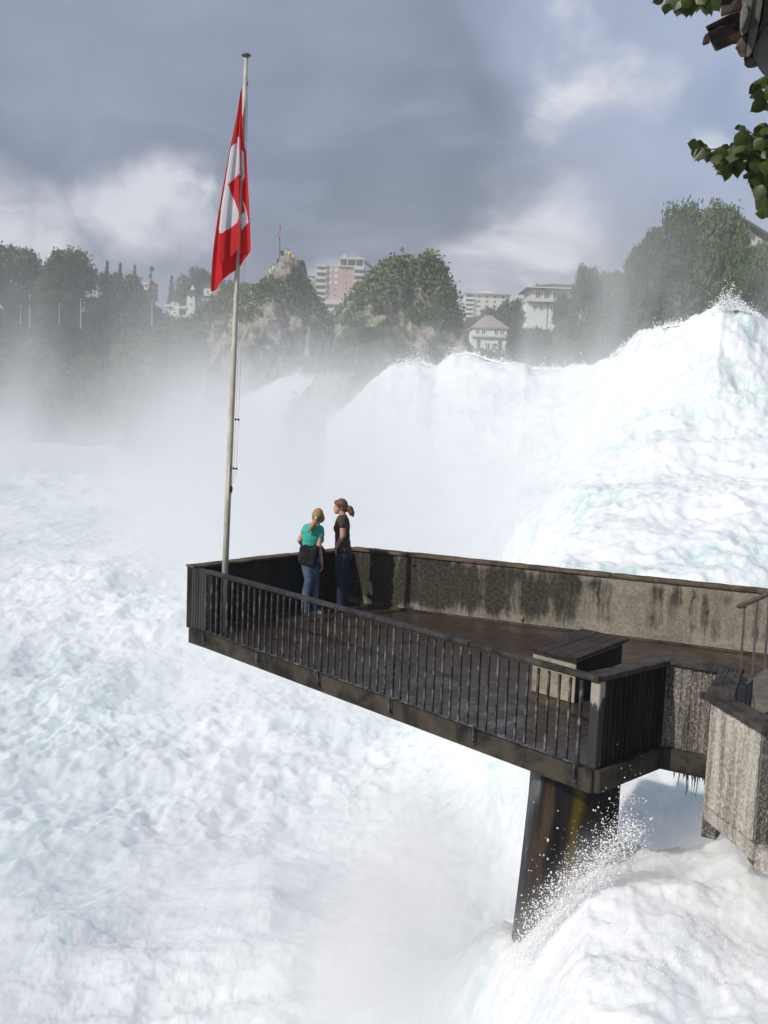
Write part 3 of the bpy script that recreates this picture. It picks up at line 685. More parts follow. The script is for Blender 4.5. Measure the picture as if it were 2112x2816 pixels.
fasciam = mat('wet_slab_edge', fasciafn, rough=.7)
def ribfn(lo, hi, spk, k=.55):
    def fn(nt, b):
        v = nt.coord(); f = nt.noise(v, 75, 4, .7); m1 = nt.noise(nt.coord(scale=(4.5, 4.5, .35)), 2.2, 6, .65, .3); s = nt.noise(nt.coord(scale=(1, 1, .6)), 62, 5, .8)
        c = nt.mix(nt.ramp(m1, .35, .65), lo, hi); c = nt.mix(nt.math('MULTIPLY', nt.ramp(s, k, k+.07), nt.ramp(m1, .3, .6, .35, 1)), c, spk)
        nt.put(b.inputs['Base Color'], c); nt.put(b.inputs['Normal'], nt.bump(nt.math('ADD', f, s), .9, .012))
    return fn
rib_dark = mat('ribbed_shade_concrete', ribfn((.008, .008, .008), (.028, .027, .024), (.15, .14, .12), .62), rough=.8)  # same ribbed concrete, darkened in colour for the face turned from the sun
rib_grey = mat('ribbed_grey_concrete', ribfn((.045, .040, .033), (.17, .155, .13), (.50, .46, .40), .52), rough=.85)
rib_pale = mat('ribbed_sunlit_concrete', ribfn((.20, .18, .155), (.48, .44, .39), (.72, .67, .60), .49), rough=.85)  # same ribbed concrete, sunlight on the left-facing panel put into the colour
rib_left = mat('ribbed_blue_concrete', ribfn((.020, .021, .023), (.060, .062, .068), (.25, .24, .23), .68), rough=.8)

plat = thing('viewing_platform', 'concrete viewing platform on a single pier jutting out over the white water', 'viewing platform', (1.5, 11.5, 0))
off0 = Vector((1.5, 11.5, 0))
def pl(mb, name, m, smooth=False, parent=plat):
    o = mb.build(name, m, parent, smooth); o.location = -off0 if parent is plat else Vector((0, 0, 0)); return o
Far2 = Vector((9.2, 7.3)); 
outline = [A, A2, Nn, S2e, S3e+Vector((.10, .0)), Vector((S5s.x+.25, S5s.y+.02)), Vector((S5e.x+.3, S5e.y+.05)), Far2, Rend, Cn]
cen = Vector((1.5, 11.8)); inner = [p+(cen-p).normalized()*.06 for p in outline]
pl(MB().prism(inner, -.10, .045), 'floor', floorm)
# slab edge beam, proud of the panels
eb = MB()
for a, b in ((A, A2), (A2, Nn), (Nn, S2e), (S2e, S3e)):
    a3, b3 = Vector((*a, -.03)), Vector((*b, -.03)); eb.bar(a3, b3, .10, .20, off=.0)
eb.bar((*Cn, -.03), (*Rend, -.03), .12, .2); eb.bar((*A, -.03), (*Cn, -.03), .12, .2)
o = pl(eb, 'slab_edge', fasciam); bevel(o, .012)
# underside ribs of the slab are plain
def wallseg(a, b, z0, z1, t, m, name, side=1):
    d = (b-a).normalized(); n = Vector((-d.y, d.x))*side
    return pl(MB().prism([a, b, b+n*t, a+n*t], z0, z1), name, m)
wallseg(Cn, Rend, .046, .865, .16, wallm, 'parapet', 1)
nl = (Cn-A).normalized(); wallseg(A+nl*.02, Cn+nl*.15, .0465, .865, .14, mat('stained_concrete_left', wallfn(nl), rough=.85) if False else darkwall, 'parapet', 1)  # left parapet painted black for the shadow on its inner face
def capseg(a, b, w_, h_, z, m, name='cap', off=0.0, wob=.004, seed=1):
    d = b-a; n = max(2, int(d.length/.12)); sd = Vector((d.y, -d.x)).normalized(); g = random.Random(seed); v = []; f = []
    for i in range(n+1):
        c = a+d*(i/n)+sd*off; e = [g.uniform(-wob, wob) for _ in range(4)]
        v += [(*(c-sd*(w_/2+e[0])), z), (*(c+sd*(w_/2+e[1])), z), (*(c+sd*(w_/2+e[1])), z+h_+e[2]), (*(c-sd*(w_/2+e[0])), z+h_+e[3])]
        if i: 
            k = 4*(i-1); f += [(k, k+4, k+5, k+1), (k+1, k+5, k+6, k+2), (k+2, k+6, k+7, k+3), (k+3, k+7, k+4, k)]
    f += [(0, 1, 2, 3), (4*n+3, 4*n+2, 4*n+1, 4*n)]
    o = pl(MB().add(v, f), name, m); return bevel(o, .006)
nR = Vector((-rd.y, rd.x))
seam = P2(1677, 1582); sd_ = (seam-Cn).dot(rd)
capseg(Cn+nR*.07-rd*.02, Cn+rd*(sd_-.006)+nR*.07, .21, .04, .866, capb, seed=2); capseg(Cn+rd*(sd_+.006)+nR*.07, Rend+nR*.07, .21, .04, .866, capb, seed=3)
nL = Vector((-nl.y, nl.x)); L3 = (Cn-A).length
for i, (u0, u1) in enumerate(((.0, .3), (.306, .62), (.626, .97))): capseg(A+nl*(L3*u0)+nL*.05, A+nl*(L3*u1)+nL*.05, .19, .032, .867+.006*(i % 2), capb, seed=5+i)
# little drain knob and nails low on the parapet
kb = MB(); kp = Cn+rd*2.75-nR*.02; kb.ball((kp.x, kp.y, .135), (.03, .02, .04), 8, 6); pl(kb, 'drain_knob', simple('rusty_knob', (.22, .15, .09), .8), True)
# ribbed panels
def ribbed(a, b, z0, z1, m, name, pitch=.07, depth=.018, out=1, smooth_at=()):
    d = b-a; L_ = d.length; d = d/L_; n = Vector((d.y, -d.x))*out; k = max(2, int(L_/pitch)); pts = []
    for i in range(k):
        u0 = L_*i/k; p_ = L_/k; flat = any(x0 <= (u0+p_/2)/L_ <= x1 for x0, x1 in smooth_at)
        dd = 0 if flat else depth
        for f_, o_ in ((0, 0), (.42, 0), (.54, -dd), (.88, -dd)): pts.append(a+d*(u0+p_*f_)+n*o_)
    pts.append(b); back = [b-n*.12, a-n*.12]
    return pl(MB().prism(pts+back, z0, z1), name, m)
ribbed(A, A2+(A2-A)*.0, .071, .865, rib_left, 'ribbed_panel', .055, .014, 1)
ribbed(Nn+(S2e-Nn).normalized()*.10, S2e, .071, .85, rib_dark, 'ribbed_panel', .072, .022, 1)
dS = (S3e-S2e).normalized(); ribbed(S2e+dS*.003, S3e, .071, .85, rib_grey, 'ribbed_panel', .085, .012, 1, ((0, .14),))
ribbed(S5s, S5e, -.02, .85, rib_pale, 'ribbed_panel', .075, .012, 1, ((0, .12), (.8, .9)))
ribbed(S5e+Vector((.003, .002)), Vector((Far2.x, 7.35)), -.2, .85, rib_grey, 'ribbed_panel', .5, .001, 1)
# return wall between the two stepped parts
wallseg(S3e+Vector((0, .0)), S5s+Vector((.0, .003)), -.3, .85, .12, rib_grey, 'return_wall', 1)
# corner pilaster, half stripped to pale render
def pilfn(nt, b):
    v = nt.coord(); n = nt.noise(nt.coord(scale=(1, 1, .35)), 5.0, 5, .6, .4); g = nt.node('ShaderNodeNewGeometry'); sx = nt.node('ShaderNodeSeparateXYZ'); nt.l.new(g.outputs['Position'], sx.inputs[0])
    s = nt.math('ADD', n, nt.ramp(sx.outputs['Z'], .35, .85, -.2, .16))
    nt.put(b.inputs['Base Color'], nt.mix(nt.ramp(s, .5, .56), (.028, .028, .032), (.34, .31, .27))); nt.put(b.inputs['Normal'], nt.bump(nt.noise(v, 25, 6, .7), .6, .01))
dN = (S2e-Nn).normalized(); dr = (Nn-A2).normalized()
o = pl(MB().prism([Nn-dr*.10, Nn+Vector((.0, 0)), Nn+dN*.097, Nn+dN*.097-dr*.10], .071, .85), 'pilaster', mat('peeling_render', pilfn, rough=.8)); bevel(o, .015, 2)
capseg(Nn-dr*.06-dN*.03, S2e+dN*.07, .17, .05, .852, capm, off=-.03, seed=11, wob=.007)
capseg(S2e-dS*.05, S3e+dS*.02, .15, .05, .858, capm, off=-.03, seed=12, wob=.007)
d5 = (S5e-S5s).normalized(); capseg(S5s-d5*.10, S5e+d5*.06, .20, .05, .853, capm, off=-.05, seed=13, wob=.009)
q = [atz(2035, 1842, .915), atz(2046, 1850, .915), atz(2018, 1908, .915), atz(1952, 1912, .915), atz(1990, 1845, .915)]
sg = MB(); cross = Vector((1, -.3))
for i in range(5):
    e0 = atz(1990+i*11, 1842+i*1.5, .905); e1 = atz(1953+i*15, 1905+i*1.5, .905)
    sg.bar(e0, e1, .042, .045)
pl(sg, 'cap', capm)
# slab below the last panel
und = MB(); s0 = S5s; s1 = S5e
und.add([(*(s0+Vector((.0, .05))), -.14), (*(s1), -.16), (*(s1), -.03), (*(s0), -.03)]+[(s0.x+.5, s0.y+.1, -.14), (s1.x+.5, s1.y, -.16), (s1.x+.5, s1.y, -.03), (s0.x+.5, s0.y+.1, -.03)],
        [(0,1,2,3),(7,6,5,4),(0,4,5,1),(1,5,6,2),(2,6,7,3),(3,7,4,0)])
s2 = Vector((s1.x+1.5, s1.y-.9))
und.add([(*(s1+Vector((.002, -.02))), -.22), (*s2, -.40), (*s2, -.3), (*(s1+Vector((.002, -.02))), -.05), (s1.x+.4, s1.y+.3, -.22), (s2.x+.4, s2.y+.3, -.40), (s2.x+.4, s2.y+.3, -.3), (s1.x+.4, s1.y+.3, -.05)],
        [(0,1,2,3),(7,6,5,4),(0,4,5,1),(1,5,6,2),(2,6,7,3),(3,7,4,0)])
pl(und, 'bracket', rib_pale)
# algae strands under the slab
al = MB(); 
for k in range(60):
    u = random.random()**.7; p = S2e.lerp(S3e, .12+.85*u); h = random.uniform(.02, .08)+(random.random() < .22)*random.uniform(.08, .2)
    p3 = Vector((p.x+.01, p.y-.05, -.128)); al.tube([p3, p3+Vector((random.uniform(-.01, .01), 0, -h*.6)), p3+Vector((random.uniform(-.012, .012), 0, -h))], [.006, .004, .001], 4)
al.bar((*S2e.lerp(S3e, .02), -.135), (*S3e, -.135), .08, .012); pl(al, 'algae_strands', simple('wet_algae', (.015, .017, .010), .6))
# pier
pr = MB(); topc = Vector((1.93, 9.45)); n = 40
lay = [(-.10, .40, .36, 0, 0), (-.6, .405, .37, -.005, 0), (-1.4, .42, .40, -.03, 0), (-2.4, .45, .44, -.06, 0), (-3.8, .48, .5, -.09, 0)]
pv = []
for z, rx, ry, ox, oy in lay:
    for k in range(n):
        a = 2*math.pi*k/n; ca, sa = math.cos(a), math.sin(a); e = .45
        pv.append((topc.x+ox+rx*math.copysign(abs(ca)**e, ca), topc.y+oy+ry*math.copysign(abs(sa)**e, sa), z))
pf = [(i*n+k, i*n+(k+1) % n, (i+1)*n+(k+1) % n, (i+1)*n+k)[::-1] for i in range(len(lay)-1) for k in range(n)]
def pierfn(nt, b):
    g = nt.node('ShaderNodeNewGeometry'); sx = nt.node('ShaderNodeSeparateXYZ'); nt.l.new(g.outputs['Position'], sx.inputs[0])
    zt = nt.math('MULTIPLY', nt.math('ADD', sx.outputs['Z'], .1), .09); x = nt.math('SUBTRACT', nt.math('SUBTRACT', sx.outputs['X'], zt), .13)
    wv = nt.math('MULTIPLY', nt.math('SUBTRACT', nt.noise(nt.coord(scale=(1, 1, .4)), 3.2, 5, .6), .5), .16); x = nt.math('ADD', x, wv)
    och = nt.math('MULTIPLY', nt.ramp(x, 1.70, 1.79), nt.ramp(x, 1.90, 1.81)); brn = nt.math('MULTIPLY', nt.ramp(x, 1.46, 1.50), nt.ramp(x, 1.60, 1.54))
    f = nt.noise(nt.coord(scale=(3, 3, .35)), 4, 7, .65, .3); pale = nt.math('MULTIPLY', nt.ramp(x, 1.47, 1.42), nt.ramp(f, .36, .6))
    c = nt.mix(nt.ramp(f, .35, .7), (.004, .004, .006), (.016, .015, .014)); c = nt.mix(nt.math('MULTIPLY', och, .9), c, (.095, .064, .008)); c = nt.mix(nt.math('MULTIPLY', brn, nt.ramp(f, .3, .6, .3, .9)), c, (.06, .04, .025))
    c = nt.mix(nt.math('MULTIPLY', pale, .8), c, (.15, .15, .155)); nt.put(b.inputs['Base Color'], c)
    nt.put(b.inputs['Normal'], nt.bump(nt.noise(nt.coord(scale=(1, 1, .4)), 14, 6, .7), .5, .015))
pl(MB().add(pv, pf), 'pier', mat('wet_pier', pierfn, rough=.55), True)

for k_ in ('wet_pier', 'weathered_cap', 'ribbed_shade_concrete', 'shade_black_concrete', 'wet_slab_edge', 'bench_boards', 'dark_handrail', 'stained_concrete', 'brown_cap_boards'):
    MATS[k_].node_tree.nodes['Principled BSDF'].inputs['Specular IOR Level'].default_value = .18
# ---------------------------------------------------------------- railing
rail = thing('railing', 'dark metal balustrade with flat handrail along the near side of the platform', 'railing', (*((A2+Nn)/2), 0))
rl = Vector((*((A2+Nn)/2), 0))
def rp(mb, name, m, sm=False): o = mb.build(name, m, rail, sm); o.location = -rl; return o
Lr = (Nn-A2).length; nrm = Vector((dr.y, -dr.x))      # outward
u1 = (P2(1295, 1765)-A2).dot(dr)
for k, (a, b) in enumerate(((-.03, u1-.006), (u1+.006, Lr-.02))):
    mb = MB().bar(Vector((*(A2+dr*a), .878)), Vector((*(A2+dr*b), .878)), .085, .045); bevel(rp(mb, 'handrail', railm if k == 0 else capm), .012, 2)
rp(MB().bar(Vector((*A2, .85)), Vector((*(A2+dr*(Lr-.13)), .85)), .035, .008), 'top_bar', ironm)
rp(MB().bar(Vector((*(A2+nrm*.056), .105)), Vector((*(A2+dr*(Lr-.13)+nrm*.056), .105)), .045, .012), 'bottom_bar', ironm)
NB = 51
for k in range(NB):
    u = .02+(Lr-.17)*k/(NB-1); c = A2+dr*u+nrm*.056; post = k % 10 == 0
    h = .013 if post else .0085
    ang = Vector((c.x, c.y, 0)); z0 = .111; mb = MB()
    if post:
        mb.bar(ang+Vector((0, 0, .115)), ang+Vector((0, 0, .846)), .026, .026, up=Vector((*dr, 0)))
        foot = ang+Vector((nrm.x*.03, nrm.y*.03, 0)); mb.bar(foot+Vector((0, 0, .113)), foot+Vector((0, 0, -.055)), .03, .016, up=Vector((*dr, 0)))
        mb.bar(foot+Vector((0, 0, -.045)), foot+Vector((*(-nrm*.035), -.045)), .03, .016)
    else: mb.bar(ang+Vector((0, 0, z0)), ang+Vector((0, 0, .846)), .020, .020, up=Vector((*dr, 0)))
    o = mb.build('post' if post else 'baluster', ironm, rail); o.location = -rl

# ---------------------------------------------------------------- bench block
q = [P2(1447,1777,.56), P2(1585,1812,.56), P2(1730,1756,.56), P2(1602,1728,.56)]
bench = thing('bench', 'concrete box bench with a dark slatted wooden lid on the platform floor', 'bench', (*(sum(q, Vector((0, 0)))/4), .045))
bo = Vector(bench.location); cq = Vector((bo.x, bo.y))
inq = [p+(cq-p)*.13 for p in q]
def benchfn(nt, b):
    v = nt.coord(); n = nt.noise(v, 3, 6, .65); f = nt.noise(v, 40, 5, .7)
    nt.put(b.inputs['Base Color'], nt.mix(nt.ramp(nt.math('ADD', nt.math('MULTIPLY', n, .6), nt.math('MULTIPLY', f, .4)), .35, .62), (.16, .14, .105), (.40, .36, .28))); nt.put(b.inputs['Normal'], nt.bump(f, .8, .012))
o = MB().prism(inq, .046, .50).build('base', mat('bench_concrete', benchfn, rough=.9), bench); o.location = -bo; bevel(o, .01)
o = MB().prism([p+(cq-p)*.10 for p in q], .5015, .525).build('rim', MATS['bench_concrete'], bench); o.location = -bo
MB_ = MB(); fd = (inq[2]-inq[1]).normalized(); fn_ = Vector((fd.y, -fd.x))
MB_.prism([inq[1]+fd*.004, inq[2]-fd*.004, inq[2]-fd*.004+fn_*.004, inq[1]+fd*.004+fn_*.004], .05, .498); o = MB_.build('shaded_end', darkwall, bench); o.location = -bo  # added thin panel, paints the shade on the bench's right end
a0, a1, b1, b0 = q   # boards run along the long side a0->b0
for k in range(5):
    f0, f1 = k/5+.004, (k+1)/5-.004
    c = [a0.lerp(a1, f0), a0.lerp(a1, f1), b0.lerp(b1, f1), b0.lerp(b1, f0)]
    o = MB().prism(c, .526, .560+.0015*(k % 2)).build('board', lidm, bench); o.location = -bo; bevel(o, .004)

# ---------------------------------------------------------------- flagpole and flag
fb = atz(612, 1737, .045); FPY = fb.y; ft = Vector((fb.x, fb.y, atY(677, 158, FPY).z)); ft.x = atY(677, 158, FPY).x
fp = thing('flagpole', 'tall pale tapered flagpole standing inside the tip of the platform', 'flagpole', fb)
def polefn(nt, b):
    n = nt.noise(nt.coord(scale=(1, 1, .5)), 9, 6, .7, .3)
    nt.put(b.inputs['Base Color'], nt.mix(nt.ramp(n, .35, .65), (.44, .42, .34), (.62, .60, .50)))
polem = mat('painted_pole', polefn, rough=.45)
pd = (ft-fb)
o = MB().tube([pd*0, pd*.3, pd*.7, pd], [.043, .040, .031, .024], 20).build('pole', polem, fp, True)
MB().tube([pd*0, Vector((0, 0, .02))], [.10, .10], 20).build('base_plate', ironm, fp)
MB().ball(pd+Vector((0, 0, .025)), (.062, .062, .026), 20, 8).build('finial', simple('green_cap', (.10, .12, .08), .5, .2), fp, True)
fz = lambda py: atY(640, py, FPY).z-fb.z
def pole_at(z): return pd*(z/pd.z)
hx = .085
hal = MB()
for dx in (.062, .098):
    zb_ = fz(1292); hal.tube([pole_at(zb_)+Vector((dx, -.03, 0)), pole_at(fz(700))+Vector((dx*.95, -.03, 0)), pole_at(pd.z-.25)+Vector((.036, -.03, 0))], .0022, 5)
    hal.tube([pole_at(zb_)+Vector((dx, -.03, 0)), pole_at(fz(1345))+Vector((.035, -.03, 0))], .0022, 5)
hal.build('halyard', simple('grey_rope', (.30, .30, .30), .8), fp)
blk = mat('black_plastic', None, (.012, .012, .012), .5)
for py in (1153, 1288):
    c = pole_at(fz(py))+Vector((.08, -.03, 0)); mb = MB().box(c.x-.024, c.y-.012, c.z-.008, c.x+.024, c.y+.012, c.z+.008)
    for s_ in (-1, 1): mb.box(c.x+s_*.022-.008, c.y-.014, c.z-.014, c.x+s_*.022+.008, c.y+.014, c.z+.014)
    mb.build('rope_spacer', blk, fp)
MB().tube([pole_at(fz(1280))+Vector((.03, -.02, 0)), pole_at(fz(1288))+Vector((.06, -.03, 0))], .004, 6).build('spacer_arm', blk, fp)
MB().bar(pole_at(fz(1278))+Vector((.006, -.047, 0)), pole_at(fz(1374))+Vector((.004, -.047, 0)), .016, .014, up=Vector((0, 1, 0))).build('cover_strip', simple('cream_strip', (.75, .74, .58), .5, .05), fp)
c = pole_at(fz(1345))+Vector((.042, -.025, 0)); MB().ball(c, (.018, .015, .05), 10, 8).tube([c+Vector((0, -.02, -.05)), c+Vector((0, -.02, .05))], .006, 6).build('cleat', blk, fp, True)
c = pole_at(pd.z-.32)+Vector((.032, -.02, 0)); MB().ball(c, (.010, .01, .03), 8, 6).build('pulley', blk, fp, True)
# flag: gathered cloth hanging from its upper corner
def fpt(cx, cy): return 540+cx/2.99, 120+cy/2.99
def pip(x, y, poly):
    ins = np.zeros(x.shape, bool); n = len(poly); j = n-1
    for i in range(n):
        xi, yi = poly[i]; xj, yj = poly[j]
        c = ((yi > y) != (yj > y)) & (x < (xj-xi)*(y-yi)/(yj-yi+1e-9)+xi); ins ^= c; j = i
    return ins
FL_L = [(380,378),(340,600),(285,885),(245,1130),(207,1380),(165,1690),(125,2040)]
FL_R = [(381,380),(384,560),(388,700),(400,850),(414,900),(426,1080),(434,1280),(441,1480),(449,1600),(458,1715)]
FL_B = [(125,2042),(165,2030),(240,1940),(310,1880),(385,1812),(458,1715)]
WHITE = [[(284,890),(320,858),(345,842),(347,800),(356,786),(366,795),(366,1085),(345,1110),(318,1140),(277,1176),(300,1250),(330,1310),(352,1372),(362,1400),(362,1450),(350,1490),(220,1582),(205,1568),(203,1530),(214,1378),(203,1376)],
         [(374,880),(396,905),(405,1112),(372,1142)], [(380,1290),(410,1340),(424,1392),(437,1482),(375,1540),(371,1412),(409,1392)]]
def flag_mesh(name, parent, origin, left, right, bottom, nu, nv, depth, folds, ymax, loc_Y, mats_, white=WHITE, top=None, phase=0.0, base=-.075):
    ly = np.array([p[1] for p in left]); lx = np.array([p[0] for p in left]); ry = np.array([p[1] for p in right]); rx = np.array([p[0] for p in right])
    bx = np.array([p[0] for p in bottom]); by = np.array([p[1] for p in bottom])
    S = np.linspace(0, 1, nu); Vv = np.linspace(0, 1, nv); verts = []; PX = np.zeros((nv, nu)); PYv = np.zeros((nv, nu))
    y0 = max(ly[0], ry[0])
    for j, v in enumerate(Vv):
        for i, s in enumerate(S):
            # columns run from the top edge down to the hem point of that column
            xb_ = bx[0]+(bx[-1]-bx[0])*s; yb_ = np.interp(xb_, bx, by)
            cy = y0+(yb_-y0)*v
            xl = np.interp(cy, ly, lx) if cy <= ly[-1] else xb_; xr = np.interp(cy, ry, rx) if cy <= ry[-1] else bx[-1]
            if cy > ry[-1] or cy > ly[-1]:
                # below the shorter side: interpolate inside the hem
                xr2 = np.interp(-cy, -by[::-1][::1], bx[::-1]) if False else bx[-1]
            # blend column x between gathered top width and hem
            cx = xl+(xr-xl)*s
            if v > 0: cx = (1-v**3)*cx+v**3*xb_
            PX[j, i], PYv[j, i] = cx, cy
            p = atY(*fpt(cx, cy), loc_Y)
            wd = (xr-xl)/300.0
            d = depth*min(1, wd*1.3+.1)*math.sin(2*math.pi*folds*s+phase+1.3*v)+depth*.35*math.sin(2*math.pi*folds*2.3*s+2+3*v)*wd
            verts.append((p.x-origin.x, base+d, p.z-origin.z))
    idx = np.arange(nv-1)[:, None]*nu+np.arange(nu-1)[None, :]
    F = np.stack([idx, idx+nu, idx+nu+1, idx+1], -1).reshape(-1, 4)
    mx_ = (PX[:-1, :-1]+PX[1:, 1:])/2; my_ = (PYv[:-1, :-1]+PYv[1:, 1:])/2; mi = np.zeros(mx_.shape, int)
    for w_ in white: mi[pip(mx_, my_, w_)] = 1
    return link(name, np.array(verts), F, None, parent, True, mi.ravel(), mats_)
def cloth(name, c, tr):
    def fn(nt, b):
        n = nt.noise(nt.coord(scale=(1, 1, .4)), 6, 4, .6); c2 = tuple(x*.85 for x in c); nt.put(b.inputs['Base Color'], nt.mix(nt.ramp(n, .3, .7), c, c2))
        t = nt.node('ShaderNodeBsdfTranslucent', {'Color': (*c, 1)}); ms = nt.node('ShaderNodeMixShader'); ms.inputs[0].default_value = tr
        nt.l.new(b.outputs[0], ms.inputs[1]); nt.l.new(t.outputs[0], ms.inputs[2]); nt.l.new(ms.outputs[0], nt.n['Material Output'].inputs['Surface'])
        nt.put(b.inputs['Normal'], nt.bump(nt.noise(nt.coord(scale=(1, 1, .3)), 5, 3, .5), .3, .03))
    return mat(name, fn, rough=.75)
redc, whc = cloth('red_cloth', (.66, .012, .018), .35), cloth('white_cloth', (.78, .77, .82), .35)
flag = thing('flag', 'large red flag with a white cross hanging limp from the tall pole', 'flag', fb)
flag_mesh('cloth', flag, fb, FL_L, FL_R, FL_B, 130, 420, .05, 1.6, 2040, FPY, [redc, whc])
# the outer fold in front, ending in its own hem higher up
fr_L = [(380,395),(345,640),(300,900),(268,1150),(232,1400),(205,1650),(190,1850)]; fr_R = [(381,400),(378,640),(370,900),(366,1100),(364,1300),(366,1500),(370,1680)]
flag_mesh('front_fold', flag, fb, fr_L, fr_R, [(190,1852),(250,1790),(320,1745),(370,1682)], 60, 330, .03, 1.2, 1850, FPY, [redc, whc], phase=2.2, base=-.15)
# ================================================================= PEOPLE
def organic(name, prims, voxel, m, parent, smooth=4, origin=Vector((0, 0, 0))):
    """closed pieces fused into one continuous skin"""
    mb = MB()
    for pr_ in prims:
        if pr_[0] == 'c':
            _, a, b, ra, rb = pr_; a = Vector(a); b = Vector(b); mb.ball(a, ra, 12, 8); mb.ball(b, rb, 12, 8)
            if (b-a).length > 1e-4: mb.tube([a, a.lerp(b, .5), b], [ra, (ra+rb)/2, rb], 12)
        else:
            _, c, r = pr_[:3]; c = Vector(c); tmp = MB().ball((0, 0, 0), r, 16, 12)
            rot = Matrix.Identity(3)
            if len(pr_) > 3:
                for ax, an in pr_[3]: rot = Matrix.Rotation(R(an), 3, ax) @ rot
            mb.add([c+rot @ Vector(v) for v in tmp.v], tmp.f)
    o = mb.build(name, m, None)
    md = o.modifiers.new('r', 'REMESH'); md.mode = 'VOXEL'; md.voxel_size = voxel; md.use_smooth_shade = True
    sm = o.modifiers.new('s', 'SMOOTH'); sm.iterations = smooth; sm.factor = .5
    dg = bpy.context.evaluated_depsgraph_get(); me = bpy.data.meshes.new_from_object(o.evaluated_get(dg)); old = o.data
    o.modifiers.clear(); o.data = me; me.name = name; bpy.data.meshes.remove(old)
    me.polygons.foreach_set('use_smooth', [True]*len(me.polygons))
    if not me.materials: me.materials.append(m)
    me.transform(Matrix.Translation(-origin)); o.parent = parent; return o
def skinfn(nt, b):
    n = nt.noise(nt.coord(), 12, 4, .6); nt.put(b.inputs['Base Color'], nt.mix(nt.ramp(n, .35, .65), (.50, .27, .19), (.60, .35, .25)))
skin = mat('skin', skinfn, rough=.55)
def fabric(name, c, var=.2, sc_=14): return simple(name, c, .9, var, 3.2, .9, .035)
teal, brown_t = fabric('teal_jersey', (.045, .46, .36), .1), fabric('brown_jersey', (.055, .034, .026), .15)
denim, denim_d, blackc = fabric('faded_denim', (.085, .13, .22), .35, 9), fabric('dark_denim', (.018, .026, .06), .25, 9), fabric('black_fleece', (.008, .008, .011), .3)
def hairm(name, a, b_):
    def fn(nt, b):
        n = nt.noise(nt.coord(scale=(6, 6, .8)), 12, 4, .6, .3); nt.put(b.inputs['Base Color'], nt.mix(nt.ramp(n, .3, .7), a, b_)); nt.put(b.inputs['Normal'], nt.bump(n, .7, .01))
    return mat(name, fn, rough=.5)
blond, auburn = hairm('blond_hair', (.20, .11, .04), (.50, .32, .13)), hairm('auburn_hair', (.07, .028, .015), (.20, .085, .045))
shoe_w = simple('white_trainers', (.62, .58, .56), .6, .1); shoe_d = simple('dark_shoes', (.03, .03, .035), .6)
def hand(prims, wrist, dirv, side, thumb, curl, s=1.0):
    """palm, four unequal bent fingers and a thumb; dirv = towards the fingertips, side = across the palm, curl = palm-ward"""
    d, sd, cu = Vector(dirv).normalized(), Vector(side).normalized(), Vector(curl).normalized(); wv = Vector(wrist)
    for k in range(4):
        base = wv+d*.085*s+sd*(k-1.5)*.019*s; prims.append(('c', wv+sd*(k-1.5)*.010*s, base, .013*s, .0115*s))
        ln = (.060, .072, .068, .052)[k]*s; m1 = base+(d*.8+cu*.35)*ln*.5; m2 = m1+(d*.5+cu*.8)*ln*.35; m3 = m2+(d*.15+cu*.9)*ln*.25
        prims += [('c', base, m1, .0095*s, .0088*s), ('c', m1, m2, .0088*s, .0082*s), ('c', m2, m3, .0082*s, .007*s)]
    tb = wv+d*.03*s+sd*thumb*.022*s; t1 = tb+(d*.6+sd*thumb*.7+cu*.25).normalized()*.035*s; t2 = t1+(d*.8+sd*thumb*.1+cu*.5).normalized()*.028*s
    prims += [('c', tb, t1, .013*s, .010*s), ('c', t1, t2, .010*s, .008*s)]
# ---- woman in the teal top, seen from behind, bending slightly to the right
fA = atz(852, 1692, .045); YA = fA.y
def a_(cx, cy, d=0.0): return atY(780+cx/5.82, 1340+cy/5.82, YA+d)
pa = thing('person', 'woman in a teal T-shirt with blond ponytail and black jacket round her waist', 'person', fA)
O = Vector(fA); E = lambda c, r, *rot: ('e', c, r, rot)
head = a_(548, 455, .06); skA = [E(head, (.074, .092, .100), ('Y', 14)), E(head+Vector((.035, .05, -.055)), (.052, .060, .058)), ('c', head+Vector((.085, .075, -.03)), head+Vector((.092, .085, -.04)), .014, .011),
  ('c', head+Vector((-.062, .03, -.03)), head+Vector((-.064, .03, -.055)), .013, .010),
  ('c', head+Vector((.0, .0, -.06)), a_(500, 640, .0), .052, .058),
  ('c', a_(355, 660), a_(255, 850, -.02), .046, .038), ('c', a_(255, 850, -.02), a_(310, 940, .14), .036, .028),
  ('c', a_(588, 700), a_(565, 930, -.05), .046, .038), ('c', a_(565, 930, -.05), a_(608, 1205, .0), .038, .025),
  E(a_(455, 760), (.128, .080, .19), ('Y', 6)), E(a_(430, 900), (.108, .078, .14)), E(a_(420, 1080), (.145, .10, .15)),
  ('c', a_(362, 1160), a_(410, 1480, .0), .080, .056), ('c', a_(410, 1480), a_(352, 1740, .02), .054, .050), ('c', a_(352, 1740, .02), a_(338, 1990), .048, .034),
  ('c', a_(475, 1160), a_(500, 1480, .10), .080, .056), ('c', a_(500, 1480, .10), a_(495, 1740, .12), .054, .048), ('c', a_(495, 1740, .12), a_(500, 1960, .12), .046, .034),
  ('c', a_(338, 2000), a_(372, 2015, .05), .034, .028), ('c', a_(500, 1970, .12), a_(545, 1985, .12), .034, .028)]
hand(skA, a_(612, 1215, .0), (.02, .0, -1), (.3, -1, 0), 1, (-1, .2, -.1), .95)
hand(skA, a_(314, 945, .15), (.8, .5, -.4), (0, .5, 1), 1, (.2, -.8, -.2), .9)
organic('body', skA, .0075, skin, pa, 4, O)
